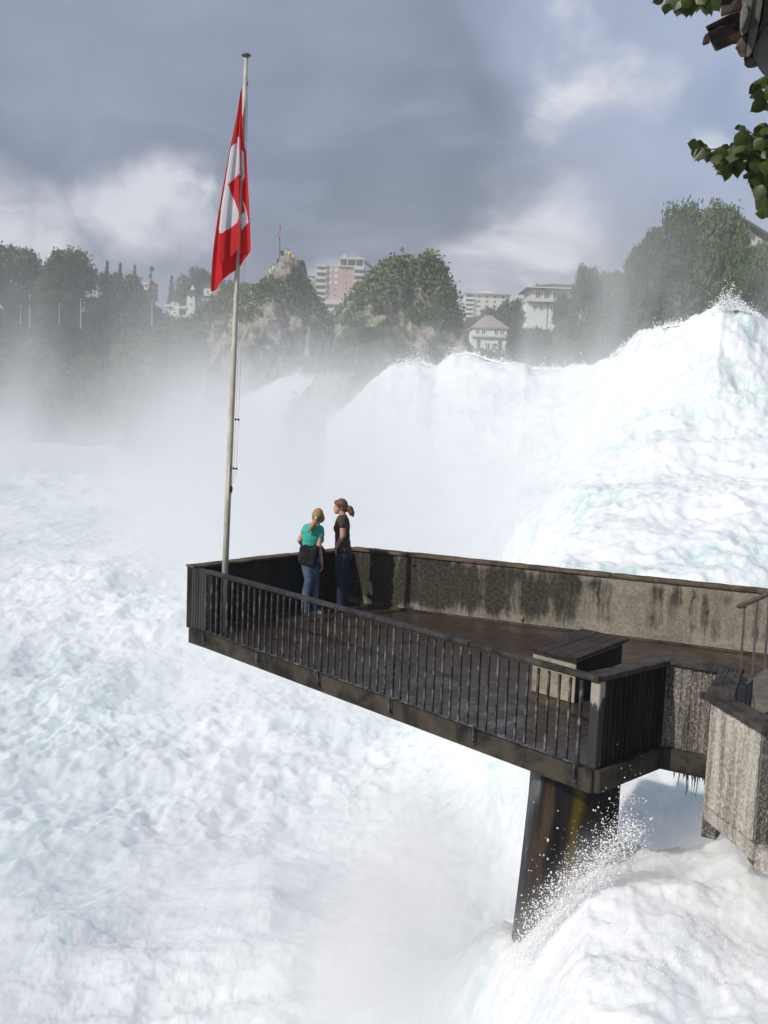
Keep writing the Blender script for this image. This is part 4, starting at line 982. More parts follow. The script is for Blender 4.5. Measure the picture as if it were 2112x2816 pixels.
organic('shirt', [E(a_(462, 700), (.150, .102, .115), ('Y', 8)), E(a_(440, 800), (.140, .105, .17), ('Y', 5)), E(a_(425, 885), (.128, .10, .085)), ('c', a_(372, 655), a_(332, 715, -.01), .064, .056),
   ('c', a_(578, 675), a_(590, 755, -.02), .064, .060), ('c', a_(500, 625), a_(480, 660), .058, .08), E(a_(600, 830, .06), (.045, .07, .065))], .009, teal, pa, 5, O)
jk = [E(a_(418, 985), (.150, .125, .06)), E(a_(415, 1080), (.160, .128, .12)), E(a_(400, 1175), (.150, .122, .10)), E(a_(335, 1110, -.02), (.075, .09, .11), ('Y', 25)), ('c', a_(285, 1060), a_(250, 1180), .03, .015), ('c', a_(300, 960), a_(260, 1120), .035, .03),
      ('c', a_(600, 960, .06), a_(655, 1030, .08), .030, .022), ('c', a_(505, 1000, -.10), a_(470, 1230, -.09), .06, .05), ('c', a_(330, 950, -.08), a_(560, 955, -.06), .028, .028), E(a_(440, 1200, -.02), (.12, .11, .07))]
organic('tied_jacket', jk, .010, blackc, pa, 4, O)
organic('jeans', [E(a_(415, 1150), (.165, .118, .12)), ('c', a_(362, 1170), a_(410, 1480, .0), .092, .068), ('c', a_(410, 1480), a_(352, 1740, .02), .066, .064), ('c', a_(352, 1740, .02), a_(340, 1985), .063, .058),
   ('c', a_(475, 1170), a_(500, 1480, .10), .092, .068), ('c', a_(500, 1480, .10), a_(495, 1740, .12), .066, .062), ('c', a_(495, 1740, .12), a_(500, 1945, .12), .062, .058)], .009, denim, pa, 4, O)
for nm, p0, p1 in (('shoe', a_(336, 2005), a_(388, 2022, .06)), ('shoe', a_(492, 1990, .12), a_(560, 2000, .12))):
    organic(nm, [('c', p0, p1, .042, .036), ('c', p0+Vector((0, 0, -.012)), p1+Vector((.02, 0, -.008)), .036, .030)], .007, shoe_w, pa, 3, O)
ha = [E(head+Vector((-.004, -.012, .012)), (.082, .098, .104), ('Y', 14)), ('c', head+Vector((.06, .03, .01)), head+Vector((.088, .03, -.075)), .028, .010), ('c', head+Vector((-.045, -.03, -.04)), head+Vector((-.02, -.085, -.06)), .04, .03),
      ('c', a_(520, 500, -.06), a_(500, 560, -.11), .028, .034), ('c', a_(500, 560, -.11), a_(450, 640, -.135), .036, .034), ('c', a_(450, 640, -.135), a_(395, 715, -.14), .032, .012), ('c', a_(500, 560, -.11), a_(490, 665, -.135), .028, .008)]
organic('hair', ha, .0075, blond, pa, 2, O)
MB().ball(a_(519, 497, -.075)-O, (.022, .022, .015), 10, 6).build('hair_tie', simple('pale_band', (.7, .7, .7), .6), pa, True)
# ---- woman in the brown top, turned to the left with her hand in the pocket
fB = atz(937, 1682, .045); YB = fB.y+.0
def b_(cx, cy, d=0.0): return atY(780+cx/5.82, 1340+cy/5.82, YB+d)
pb = thing('person', 'woman in a brown T-shirt looking left with a hand in her jeans pocket', 'person', fB); O = Vector(fB)
h2 = b_(905, 305, .0)
skB = [E(h2+Vector((.008, 0, .012)), (.090, .072, .096)), E(h2+Vector((-.040, 0, -.05)), (.048, .052, .060)), ('c', h2+Vector((-.078, 0, -.018)), h2+Vector((-.093, 0, -.040)), .010, .011), ('c', h2+Vector((-.062, 0, -.098)), h2+Vector((-.052, 0, -.096)), .018, .022),
  ('c', h2+Vector((-.078, 0, -.062)), h2+Vector((-.079, 0, -.074)), .011, .011), ('c', h2+Vector((.030, -.066, -.005)), h2+Vector((.028, -.066, -.035)), .014, .010),
  ('c', h2+Vector((.020, 0, -.06)), b_(960, 520), .050, .058),
  ('c', b_(945, 560, -.13), b_(945, 775, -.15), .050, .041), ('c', b_(945, 775, -.15), b_(850, 950, -.12), .040, .028), ('c', b_(940, 560, .14), b_(960, 780, .18), .048, .040), ('c', b_(960, 780, .18), b_(860, 960, .14), .038, .027),
  E(b_(940, 650), (.095, .14, .18)), E(b_(942, 850), (.085, .115, .16)), E(b_(955, 1040), (.105, .155, .14)),
  ('c', b_(930, 1100, -.075), b_(905, 1500, -.07), .082, .058), ('c', b_(905, 1500, -.07), b_(905, 1930, -.06), .056, .036), ('c', b_(970, 1100, .08), b_(975, 1500, .10), .082, .058), ('c', b_(975, 1500, .10), b_(970, 1930, .11), .056, .036),
  ('c', b_(905, 1950, -.06), b_(835, 1975, -.07), .034, .026), ('c', b_(970, 1950, .11), b_(900, 1975, .10), .034, .026)]
hand(skB, b_(848, 955, -.12), (-.12, .0, -1), (.0, 1, 0), 1, (.8, .4, -.2), .95)
hand(skB, b_(858, 965, .14), (-.12, .0, -1), (.0, -1, 0), 1, (.8, -.4, -.2), .9)
organic('body', skB, .0075, skin, pb, 3, O)
for s_ in (-1, 1):
    MB().ball(h2+Vector((-.082, s_*.026, -.004))-O, (.006, .009, .006), 8, 6).build('eye', simple('dark_eye', (.03, .02, .02), .3), pb, True)
MB().ball(h2+Vector((-.087, 0, -.068))-O, (.006, .020, .006), 8, 6).build('mouth', simple('lips', (.40, .14, .12), .5), pb, True)
organic('shirt', [E(b_(938, 640), (.116, .165, .20)), E(b_(885, 655), (.082, .135, .085), ('Y', 12)), E(b_(940, 780), (.112, .145, .19)), E(b_(945, 900), (.118, .155, .14)), E(b_(953, 985), (.132, .182, .085)),
   ('c', b_(940, 535, -.11), b_(945, 600, -.145), .066, .060), ('c', b_(940, 535, .11), b_(945, 600, .15), .066, .060), ('c', b_(962, 480), b_(955, 540), .056, .085), E(b_(1010, 640), (.045, .12, .15))], .009, brown_t, pb, 5, O)
organic('jeans', [E(b_(955, 1060), (.128, .172, .13)), E(b_(1010, 1080), (.085, .150, .11)), ('c', b_(930, 1110, -.075), b_(905, 1500, -.07), .098, .072), ('c', b_(905, 1500, -.07), b_(905, 1940, -.06), .070, .066),
   ('c', b_(970, 1110, .08), b_(975, 1500, .10), .098, .072), ('c', b_(975, 1500, .10), b_(970, 1940, .11), .070, .066)], .010, denim_d, pb, 4, O)
for p0, p1 in ((b_(908, 1965, -.06), b_(842, 1982, -.07)), (b_(973, 1965, .11), b_(905, 1982, .10))):
    organic('shoe', [('c', p0, p1, .040, .032)], .007, shoe_d, pb, 3, O)
hb = [E(h2+Vector((.022, 0, .022)), (.094, .082, .098), ('Y', -12)), ('c', h2+Vector((-.055, -.02, .055)), h2+Vector((-.02, -.055, .03)), .035, .03), ('c', h2+Vector((-.055, .03, .055)), h2+Vector((-.02, .055, .03)), .035, .03),
   E(h2+Vector((.066, 0, -.02)), (.056, .07, .07)), ('c', b_(1010, 320), b_(1060, 350, -.01), .030, .050), ('c', b_(1060, 350, -.01), b_(1090, 410, -.02), .052, .044), ('c', b_(1090, 410, -.02), b_(1118, 470, -.03), .040, .010),
   ('c', b_(1060, 360, .02), b_(1070, 450, .02), .036, .012), ('c', b_(1080, 350, .0), b_(1125, 400, .0), .03, .008), ('c', b_(1075, 330, .0), b_(1112, 350, .0), .028, .01)]
organic('hair', hb, .0075, auburn, pb, 2, O)
# ---- small figures on the summit rock
def far_person(px, py_head, py_feet, Y, shirt, trousers, hair_c, label, lean=0.0, sit=False, group='visitors on the summit rock'):
    s_ = 1.0; ft_ = atY(px, py_feet, Y); hd = atY(px, py_head, Y); h = hd.z-ft_.z; t = thing('person', label, 'person', ft_, 0, group)
    l = lean*h
    body = [('e', (l, 0, h-.11), (.085, .10, .115)), ('c', (l*.9, 0, h-.2), (l*.8, 0, h-.3), .05, .06), ('c', (l*.75-.19, 0, h-.36), (l*.6-.23, -.08, h-.72), .05, .04), ('c', (l*.6-.23, -.08, h-.72), (l*.5-.15, -.22, h-.85), .04, .04),
            ('c', (l*.75+.19, 0, h-.36), (l*.6+.24, -.06, h-.70), .05, .04), ('c', (l*.6+.24, -.06, h-.70), (l*.5+.15, -.2, h-.88), .04, .04), ('e', (l*.5, 0, h-.6), (.17, .12, .32)),
            ('c', (-.09, 0, h*.48), (-.10, 0, .05), .085, .05), ('c', (.09, 0, h*.48), (.10, .03, .05), .085, .05), ('c', (-.10, 0, .04), (-.10, -.14, .03), .045, .035), ('c', (.10, 0, .04), (.10, -.12, .03), .045, .035)]
    organic('body', body, .03, skin, t, 2)
    organic('shirt', [('e', (l*.55, 0, h-.62), (.21, .155, .33)), ('c', (l*.75-.17, 0, h-.36), (l*.65-.21, -.03, h-.52), .085, .07), ('c', (l*.75+.17, 0, h-.36), (l*.65+.22, -.03, h-.52), .085, .07)], .03, shirt, t, 2)
    organic('trousers', [('e', (0, 0, h*.5), (.18, .14, .14)), ('c', (-.09, 0, h*.48), (-.10, 0, .12), .105, .08), ('c', (.09, 0, h*.48), (.10, .03, .12), .105, .08)], .03, trousers, t, 2)
    organic('hair', [('e', (l, .02, h-.085), (.10, .11, .10))], .025, hair_c, t, 1)
fc = lambda n, c: fabric(n, c)
navy = fc('navy_cloth', (.03, .035, .07)); 
for a in [
 (778, 682, 719, 121.0, fc('dark_brown_cloth', (.06, .04, .05)), navy, auburn, 'visitor in dark clothes bending forward beside the small distant flag', -.12),
 (788, 682, 719, 122.5, fc('pale_blue_cloth', (.30, .42, .5)), navy, simple('black_hair', (.01, .01, .01)), 'visitor in pale blue half hidden behind others on the summit', .0),
 (796, 684, 721, 120.2, fc('yellow_cloth', (.62, .52, .10)), navy, MATS['black_hair'], 'visitor in a bright yellow top on the summit rock', -.05),
 (785, 700, 722, 119.6, fc('cream_cloth', (.55, .46, .38)), navy, auburn, 'small visitor in cream sitting low in front of the yellow top', .0),
 (807, 693, 724, 120.0, fc('grey_pink_cloth', (.42, .34, .34)), navy, auburn, 'rightmost visitor on the summit, in greyish pink', .03),
 (775, 712, 735, 119.0, fc('red_cloth_top', (.35, .05, .07)), navy, auburn, 'visitor in red standing lower behind the summit wall', .0),
 (753, 725, 752, 119.5, fc('light_blue_cloth', (.42, .55, .68)), fc('grey_trousers', (.25, .25, .27)), MATS['black_hair'], 'visitor in light blue climbing the steps below the summit', -.05),
 (746, 733, 756, 119.0, fc('pale_yellow_cloth', (.62, .58, .25)), navy, auburn, 'visitor in pale yellow on the steps left of the light blue one', -.05)]:
    far_person(*a)
w0 = atY(760, 735, 118.6); w1 = atY(778, 735, 118.6)
tag(bevel(MB().box(w0.x, w0.y, atY(765, 742, 118.6).z, w1.x+.3, w0.y+.35, atY(765, 711, 118.6).z).build('summit_wall', simple('dark_masonry', (.06, .065, .07), .9)), .05), 'dark little parapet wall on the summit rock under the small flag', 'wall')
# stair rail down the left flank of the summit rock
sr = thing('stair_railing', 'thin pale stair railing running down the left flank of the summit rock', 'railing', atY(672, 845, 119))
so = Vector(sr.location); mb = MB(); st_p = [(671,848),(671,822),(690,806),(712,786),(735,764),(752,748)]
mb.tube([atY(x, y, 119)-so for x, y in st_p], .07, 5).tube([atY(x, y+9, 119)-so for x, y in st_p[1:]], .05, 5); mb.build('handrail', MATS['pale_metal'], sr)
mb = MB()
for k in range(9):
    u = k/8; x = 671+81*u; y = 822-74*u; mb.tube([atY(x, y, 119)-so, atY(x, y+16, 119)-so], .05, 4)
mb.build('posts', MATS['pale_metal'], sr)
# small distant flag
p0, p1 = atY(768.5, 712, 119.5), atY(770.5, 614, 119.5)
f2 = thing('flagpole', 'short distant flagpole on the summit rock', 'flagpole', p0); MB().tube([Vector((0, 0, -.6)), p1-p0], [.07, .04], 6).build('pole', simple('dark_pole', (.10, .12, .12), .6), f2)
fl = thing('flag', 'tiny distant red flag with a white cross on the summit rock', 'flag', p0)
L2 = [(355,400),(338,480),(325,540),(298,580),(262,690),(290,760),(318,820),(330,880)]; R2 = [(372,400),(372,540),(372,640),(366,760),(352,880)]
def f2pt(cx, cy): return 740+cx/11.64, 590+cy/11.64
_f = fpt; fpt = f2pt
flag_mesh('cloth', fl, p0, L2, R2, [(330,882),(352,884)], 30, 80, .10, 1.2, 880, 119.5, [redc, whc], white=[[(330,540),(372,530),(372,740),(345,750),(305,700),(325,620)]], base=-.12)
fpt = _f

# ================================================================= LANDING ON THE RIGHT
hr = thing('stair_railing', 'short brown handrail on thin bars beside the stone steps at the right edge', 'railing', atz(2040, 1845, .1))
ho = Vector(hr.location); Yh = ho.y
mb = MB().bar(atY(2028, 1670, Yh)-ho, atY(2200, 1595, Yh+.1)-ho, .07, .045); bevel(mb.build('handrail', simple('worn_brown_rail', (.10, .06, .055), .6, .3, 20, .4, .004), hr), .01)
for x0, y0, x1, y1 in ((2048,1668,2036,1842),(2083,1654,2068,1866),(2116,1640,2101,1858),(2150,1625,2134,1850)):
    MB().bar(atY(x0, y0, Yh)-ho, atY(x1, y1, Yh)-ho, .022, .022, up=Vector((0, 1, 0))).build('bar', simple('purplish_iron', (.13, .10, .11), .5, .2), hr)
sp = atz(2080, 1960, .05); stp = thing('stone_steps', 'worn grey stone steps and slab behind the corner at the right edge', 'steps', sp); so = Vector(sp)
stone = simple('worn_stone', (.14, .12, .10), .9, .35, 6, .7, .02)
def slab(pts, z0, z1, nm): o = MB().prism([P2(x, y, z1) for x, y in pts], z0, z1).build(nm, stone, stp); o.location = -so; bevel(o, .015, 2)
slab([(2034,1878),(2072,1862),(2104,1838),(2180,1828),(2200,1890),(2112,1905),(2036,1915)], .046, .16, 'step')
slab([(2072,1884),(2200,1876),(2230,1990),(2120,1960),(2078,1935)], .161, .34, 'step')
slab([(2030,1905),(2074,1922),(2076,1938),(2034,1922)], .046, .10, 'slab')
# drifted orange leaves on the floor and along the parapet foot
lv = MB()
for k in range(110):
    if k < 70: u = 4.2+5*random.random(); p = Cn+rd*u-nR*(.02+.03*random.random()); z = .05
    elif k < 95: q_ = P2(random.uniform(2038, 2070), random.uniform(1908, 1920), .11); p = q_; z = .11
    else: p = A2.lerp(Nn, random.random())-nrm*random.uniform(.3, 1.8); z = .05
    a = random.uniform(0, 6.28); s_ = random.uniform(.012, .024); dx, dy = Vector((math.cos(a), math.sin(a)))*s_
    lv.add([(p.x-dx, p.y-dy, z), (p.x+dy*.5, p.y-dx*.5, z+.006), (p.x+dx, p.y+dy, z+.003), (p.x-dy*.5, p.y+dx*.5, z+.008)], [(0, 1, 2, 3)])
tag(lv.build('fallen_leaves', simple('orange_leaves', (.42, .13, .03), .8, .4, 40)), 'fallen orange leaves along the foot of the parapet', 'fallen leaves', kind='stuff')

# ================================================================= OVERHANGING TOWER EAVE AND LINDEN BRANCHES
YE = 4.6
ev = thing('tower_eave', 'weathered eave of an old tower with broken clay tiles at the top right corner', 'tower', atY(2300, 100, YE)); eo = Vector(ev.location)
def cut(name, pts, d0, th, m, sc_=7.37, ox=1900, oy=0, shear=0.0):
    """an outlined piece given its own distance, size and thickness"""
    pts = [(ox+x/sc_, oy+y/sc_) for x, y in pts]; a = [atY(x, y, YE+d0+shear*i) for i, (x, y) in enumerate(pts)]
    n = len(a); ctr = sum(a, Vector())/n
    v = [p-eo for p in a]+[p+(p-CAMP)*(th/YE)-eo for p in a]
    o = link(name, v, [tuple(range(n)), tuple(range(n, 2*n))[::-1]]+[(i, i+n, (i+1) % n+n, (i+1) % n) for i in range(n)], m, ev); bevel(o, .008, 2); return o
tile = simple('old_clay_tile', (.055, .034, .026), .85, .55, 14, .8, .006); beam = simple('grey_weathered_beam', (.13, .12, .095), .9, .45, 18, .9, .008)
def wf(nt, b):
    n = nt.noise(nt.coord(), 60, 6, .75); m1 = nt.noise(nt.coord(), 9, 4, .6); nt.put(b.inputs['Base Color'], nt.mix(nt.ramp(nt.math('ADD', nt.math('MULTIPLY', n, .6), nt.math('MULTIPLY', m1, .4)), .35, .65), (.14, .135, .12), (.30, .29, .25))); nt.put(b.inputs['Normal'], nt.bump(n, 1.0, .012))
ruf = mat('rough_render', wf, rough=.95)
cut('wall', [(2400,300),(1563,440),(1460,560),(1370,760),(1300,900),(1250,1050),(1250,1190),(1300,1290),(1370,1380),(1440,1480),(1520,1570),(1650,1640),(2400,1800)], .10, 1.5, ruf)
cut('beam', [(1290,-200),(1480,-200),(1440,150),(1400,400),(1350,640),(1300,860),(1245,1060),(1180,1170),(1120,1160),(1150,800),(1165,600),(1200,420),(1240,200)], .02, .25, beam)
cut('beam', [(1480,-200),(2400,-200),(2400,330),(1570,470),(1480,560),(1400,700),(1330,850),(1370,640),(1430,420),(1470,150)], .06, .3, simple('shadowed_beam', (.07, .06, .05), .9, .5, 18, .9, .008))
cut('beam', [(1020,-200),(1290,-200),(1240,180),(1200,420),(1150,640),(1080,720),(1015,745),(985,560),(1000,250),(1040,120)], .0, .2, beam)
cut('roof_tile', [(620,-200),(1045,-200),(1045,120),(1005,215),(830,262),(600,352),(618,100)], .05, .04, tile, shear=.01)
cut('roof_tile', [(288,540),(560,400),(830,255),(1005,215),(985,420),(900,460),(560,560),(340,640)], -.02, .035, tile, shear=.01)
cut('roof_tile', [(325,640),(560,562),(900,462),(985,425),(1015,740),(940,900),(860,895),(660,980),(490,1052),(450,960),(410,870)], .01, .04, tile, shear=.008)
cut('roof_tile', [(230,935),(232,860),(260,750),(322,650),(360,720),(400,868),(320,905)], -.03, .03, tile)
cut('roof_tile', [(930,900),(1015,742),(1150,700),(1130,900),(1125,1160),(1010,1160),(955,1090),(950,1040),(890,985)], .04, .08, simple('broken_tile_bed', (.10, .075, .06), .9, .5, 22, .9, .01))
cut('roof_tile', [(1070,1150),(1180,1170),(1250,1150),(1290,1290),(1345,1362),(1150,1388),(1120,1350),(1072,1330),(1085,1270),(1068,1200)], .07, .08, MATS['broken_tile_bed'])
cut('render_patch', [(1045,130),(1150,20),(1160,300),(1100,480),(1020,640),(990,560),(1005,300)], -.035, .03, ruf)
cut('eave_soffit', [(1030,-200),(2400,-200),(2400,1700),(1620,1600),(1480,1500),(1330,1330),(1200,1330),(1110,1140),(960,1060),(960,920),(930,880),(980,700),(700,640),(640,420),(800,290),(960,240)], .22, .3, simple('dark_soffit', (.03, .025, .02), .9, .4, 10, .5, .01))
# linden
YL = 6.2
def leafgreen(nt, b):
    v = nt.coord(); n = nt.noise(v, 9, 4, .6); n2_ = nt.noise(v, 3.2, 2, .5)
    c = nt.mix(nt.ramp(n, .35, .65), (.022, .038, .008), (.060, .085, .016)); c = nt.mix(nt.ramp(n2_, .66, .72), c, (.30, .20, .035)); c = nt.mix(nt.ramp(n, .68, .74), c, (.20, .08, .02))
    nt.put(b.inputs['Base Color'], c)
    t = nt.node('ShaderNodeBsdfTranslucent', {'Color': (.14, .17, .02, 1)}); ms = nt.node('ShaderNodeMixShader'); ms.inputs[0].default_value = .22
    nt.l.new(b.outputs[0], ms.inputs[1]); nt.l.new(t.outputs[0], ms.inputs[2]); nt.l.new(ms.outputs[0], nt.n['Material Output'].inputs['Surface'])
leafl = mat('linden_leaf', leafgreen, rough=.45)
lt_o = thing('linden_tree', 'linden tree reaching in from the right with heart-shaped leaves, some yellowing', 'tree', (6.6, YL+.6, -2)); lo = Vector(lt_o.location)
tw = MB(); tw.tube([Vector((6.6, YL+.6, -2))-lo, Vector((6.5, YL+.5, 3))-lo, Vector((6.3, YL+.4, 8.5))-lo], [.30, .24, .12], 10)
tw.build('trunk', BARK, lt_o)
tb = MB()
def twig(pts, r0=.010, r1=.0025, Yo=0.0):
    q_ = [atY(x, y, YL+Yo+.04*math.sin(i*2.1))-lo for i, (x, y) in enumerate(pts)]; tb.tube(q_, [r0+(r1-r0)*i/(len(q_)-1) for i in range(len(q_))], 5); return q_
root = lambda z: Vector((6.45, YL+.45, z))-lo
for pts, Yo, zr in (([(2300,-60),(2150,-70),(2000,-45),(1900,-20),(1830,5)], 0, 7.0), ([(2320,150),(2200,180),(2112,225),(2100,245)], .1, 6.0), ([(2320,300),(2200,330),(2120,372),(2070,395),(2000,405),(1950,412),(1915,402)], 0, 5.2),
     ([(2200,330),(2130,390),(2100,360),(2075,372),(2048,352)], .05, 5.1), ([(2300,400),(2180,440),(2130,500),(2105,560),(2100,600)], .1, 4.9), ([(2100,395),(2085,430),(2095,470),(2080,500)], .05, 5.0)):
    q_ = twig(pts, Yo=Yo); tb.tube([root(zr), q_[0]], [.035, .010], 6)
tb.build('branch', simple('twig_bark', (.06, .045, .035), .9), lt_o)
g = random.Random(5)
OUT = [(0,0),(.10,-.30),(.30,-.46),(.52,-.47),(.72,-.36),(.86,-.20),(1.0,-.03),(1.16,0),(1.0,.03),(.86,.20),(.72,.36),(.52,.47),(.30,.46),(.10,.30)]
lm = MB()
def leaf(px, py, size, ang, tilt=0.0, Yo=0.0):
    """heart-shaped leaf with drip tip, stalk at (px,py), pointing at ang degrees in the picture plane"""
    c = atY(px, py, YL+Yo)-lo; a = R(ang); ex = Vector((math.cos(a), 0, -math.sin(a))); nrm_ = Vector((0, -1, 0)); ey = ex.cross(nrm_)
    rt = Matrix.Rotation(R(tilt), 3, ex) @ Matrix.Rotation(R(g.uniform(-35, 35)), 3, ey); v = []
    for (u, w_) in OUT: v.append(c+rt @ (ex*u*size+ey*w_*size*(1+.06*g.uniform(-1, 1))+nrm_*(-.25*abs(w_)*size-.12*u*u*size)))
    v.append(c+rt @ (ex*.45*size)); k = len(OUT); lm.add(v, [(i, (i+1) % k, k) for i in range(k)])
    s0 = c+Vector((g.uniform(-.02, .03), .0, .035)); tb2.tube([c, s0], .0014, 4)
tb2 = MB()
S_ = .078
for (px, py, a, s) in [(1850,-8,120,1.0),(1830,2,150,.9),(1842,5,100,.8),(1870,-5,95,1.1),(1885,0,85,1.0),(1900,-8,110,1.1),(1912,0,80,.95),(1875,8,100,.9),(1893,15,75,1.0),(1925,-15,70,1.0),(1955,-5,75,1.05),(1968,-10,60,.8),(1950,5,85,.9),(1860,-20,130,1.0),(1905,12,95,.85),(1945,-22,100,.9),
   (2098,222,140,1.0),(2088,232,120,.95),(2110,232,60,.9),(2112,272,150,1.2),(2105,262,165,1.0),(2125,250,100,1),
   (1925,398,165,.8),(1915,404,100,.9),(1932,408,120,1.0),(2048,352,165,.62),(1938,398,160,.65),(1952,412,155,1.0),(1948,415,95,.85),(1975,418,110,1.0),(1965,425,80,.8),(1990,405,100,1.1),(2000,420,125,1.0),(2012,400,85,1.1),(2025,410,95,1.2),(2015,430,70,1.1),(2020,445,90,1.25),(2000,440,140,1.1),(2035,395,100,1.1),(2040,425,75,1.2),(2050,372,130,1.0),(2062,368,90,1.2),(2075,372,80,1.2),(2060,380,115,1.1),(2085,375,60,1.0),(2052,410,100,1.2),(2065,420,85,1.2),(2080,415,95,1.2),(2095,405,80,1.2),(2030,440,80,1.0),(2055,440,110,1.0),(2075,438,100,1.1),(2088,445,120,1.2),(2100,430,90,1.2),(2110,440,110,1.2),(2112,410,95,1.1),
   (2098,345,100,.9),(2112,350,120,1.0),(2100,385,140,.9),(2115,380,100,1.0),(2095,465,130,1.2),(2085,480,120,1.1),(2105,470,100,1.2),(2112,490,130,1.2),(2090,500,125,1.0),(2100,510,110,1.1),(2115,520,100,1.2),(2108,545,140,1.1),(2118,560,120,1.2),(2112,580,150,.9),(1985,395,60,.8),(2045,398,60,1.0),(2068,396,120,1.1)]:
    for rep in range(2 if px < 2000 else 3):
        leaf(px+g.uniform(-5, 5)*(1+rep), py+g.uniform(-5, 5)*(1+rep), S_*s*g.uniform(.85, 1.1), a+g.uniform(-18, 18), g.uniform(-45, 45), g.uniform(-.12, .12)+.15*rep)
for k in range(60):
    leaf(g.uniform(2125, 2300), g.uniform(-40, 640), S_*g.uniform(.8, 1.2), g.uniform(60, 150), g.uniform(-45, 45), g.uniform(-.3, .3))
lm.build('leaves', leafl, lt_o, True)
# ================================================================= SPRAY, MIST AND HAZE
def ico_template():
    bm = bmesh.new(); bmesh.ops.create_icosphere(bm, subdivisions=1, radius=1); v = np.array([x.co[:] for x in bm.verts]); f = np.array([[q.index for q in x.verts] for x in bm.faces]); bm.free(); return v, f
IV, IF = ico_template()
def droplets(name, pts, rad, label, stretch=None):
    n = len(pts); sc3 = rad[:, None, None]*np.ones((n, 1, 3))
    if stretch is not None: sc3 = sc3*stretch
    v = (pts[:, None, :]+IV[None]*sc3).reshape(-1, 3); f = (IF[None]+(np.arange(n)*len(IV))[:, None, None]).reshape(-1, 3)
    return tag(link(name, v, f, mat('water_drop', None, (.93, .94, .95), .35), smooth=True), label, 'spray', kind='stuff')
g = np.random.default_rng(42)
def over_water(px, py, lift):
    """points a little above the water under the given picture directions' ground track"""
    d = np.array([tuple(ray(x, y)) for x, y in zip(px, py)]); d /= d[:, 1:2]
    lo_, hi_ = np.full(len(d), 3.0), np.full(len(d), 60.0)
    for _ in range(18):
        m_ = (lo_+hi_)/2; z = HC+d[:, 2]*m_; up = z > water_z(d[:, 0]*m_, m_); lo_ = np.where(up, m_, lo_); hi_ = np.where(up, hi_, m_)
    return np.stack([d[:, 0]*lo_, lo_, HC+d[:, 2]*lo_+lift], 1)
# burst around the foot of the pier
t_ = g.random(9000); ex = 1430+300*t_; ey = 2650-390*t_-25*np.sin(t_*6); px = ex+g.normal(size=9000)*30+10; py = ey-g.exponential(34.0, 9000)+22
dd = []
for x, y in zip(px, py): 
    p = atY(x, y, 8.62-.35*g.random()); dd.append(tuple(p))
pier_pts = np.array(dd); 
wz = water_z(pier_pts[:, 0], pier_pts[:, 1]); pier_pts = pier_pts[pier_pts[:, 2] > wz-.05]
k = len(pier_pts); droplets('spray', pier_pts, np.clip(np.exp(g.normal(size=k)*.5)*.0036, 0, .008), 'white drops bursting up round the foot of the platform pier', np.exp(g.normal(size=(k, 1, 3))*.3))
# loose drops flung over the torrent in the foreground
n_ = 9000; cx_ = g.choice([250, 650, 760, 1180, 1700, 1950, 480, 1550], n_)+g.normal(size=n_)*190; cy_ = g.choice([2500, 2650, 2350, 2450, 2600, 2200], n_)+g.normal(size=n_)*150
cy_ = np.clip(cy_, 1950, 2860); cx_ = np.clip(cx_, -60, 2170); pts = over_water(cx_, cy_, np.abs(g.normal(size=n_))*.22)
ok = ~((pts[:, 1] > 8.9) & (pts[:, 0] > 1.0)); pts = pts[ok]; k = len(pts)
droplets('spray', pts, np.clip(np.exp(g.normal(size=k)*.5)*.0036, 0, .008), 'fine drops flung up over the foreground torrent')
# plume on the crest of the great fall at the right
lpx = np.array([a[0] for a in LIP]); lpy = np.array([a[1] for a in LIP])
n_ = 2600; px = 2000+44*g.normal(size=n_); py = np.interp(px, lpx, lpy)+5-np.abs(g.normal(size=n_))*(3+26*np.exp(-((px-2005)/42)**2))
pts = np.array([tuple(atY(x, y, 47+g.random()*2)) for x, y in zip(px, py)]); droplets('spray', pts, np.exp(g.normal(size=n_)*.4)*.016, 'plume of spray tossed off the crest of the right-hand fall')
n_ = 9000; px = 640+1500*g.random(n_); LY = np.interp(px, lpx, [a[2] for a in LIP]); py = np.interp(px, lpx, lpy)+4-g.exponential(5.0, n_)*(.4+1.2*np.abs(fbm(px*.012, px*0, oct=3)))
pts = np.array([tuple(atY(x, y, yy-.5)) for x, y, yy in zip(px, py, LY)]); droplets('spray', pts, LY*.00033*np.exp(g.normal(size=n_)*.4), 'ragged fringe of spray along the skyline of the falls')

def mist_box(name, lo_, hi_, build, label):
    mb = MB().box(*lo_, *hi_); mm = bpy.data.materials.new(name); mm.use_nodes = True; nt = NT(mm.node_tree); nt.n.clear()
    outn = nt.node('ShaderNodeOutputMaterial'); pv = nt.node('ShaderNodeVolumePrincipled', {'Color': (.97, .98, 1, 1), 'Anisotropy': -.4}); nt.l.new(pv.outputs[0], outn.inputs['Volume'])
    tcn = nt.node('ShaderNodeNewGeometry'); sx = nt.node('ShaderNodeSeparateXYZ'); nt.l.new(tcn.outputs['Position'], sx.inputs[0])
    nt.put(pv.inputs['Density'], build(nt, tcn.outputs['Position'], sx.outputs)); return tag(mb.build(name, mm), label, 'mist', kind='stuff')
def scaled(nt, v, s, rot=(0, 0, 0)):
    mp = nt.node('ShaderNodeMapping', {'Scale': s, 'Rotation': rot}); nt.l.new(v, mp.inputs['Vector']); return mp.outputs[0]
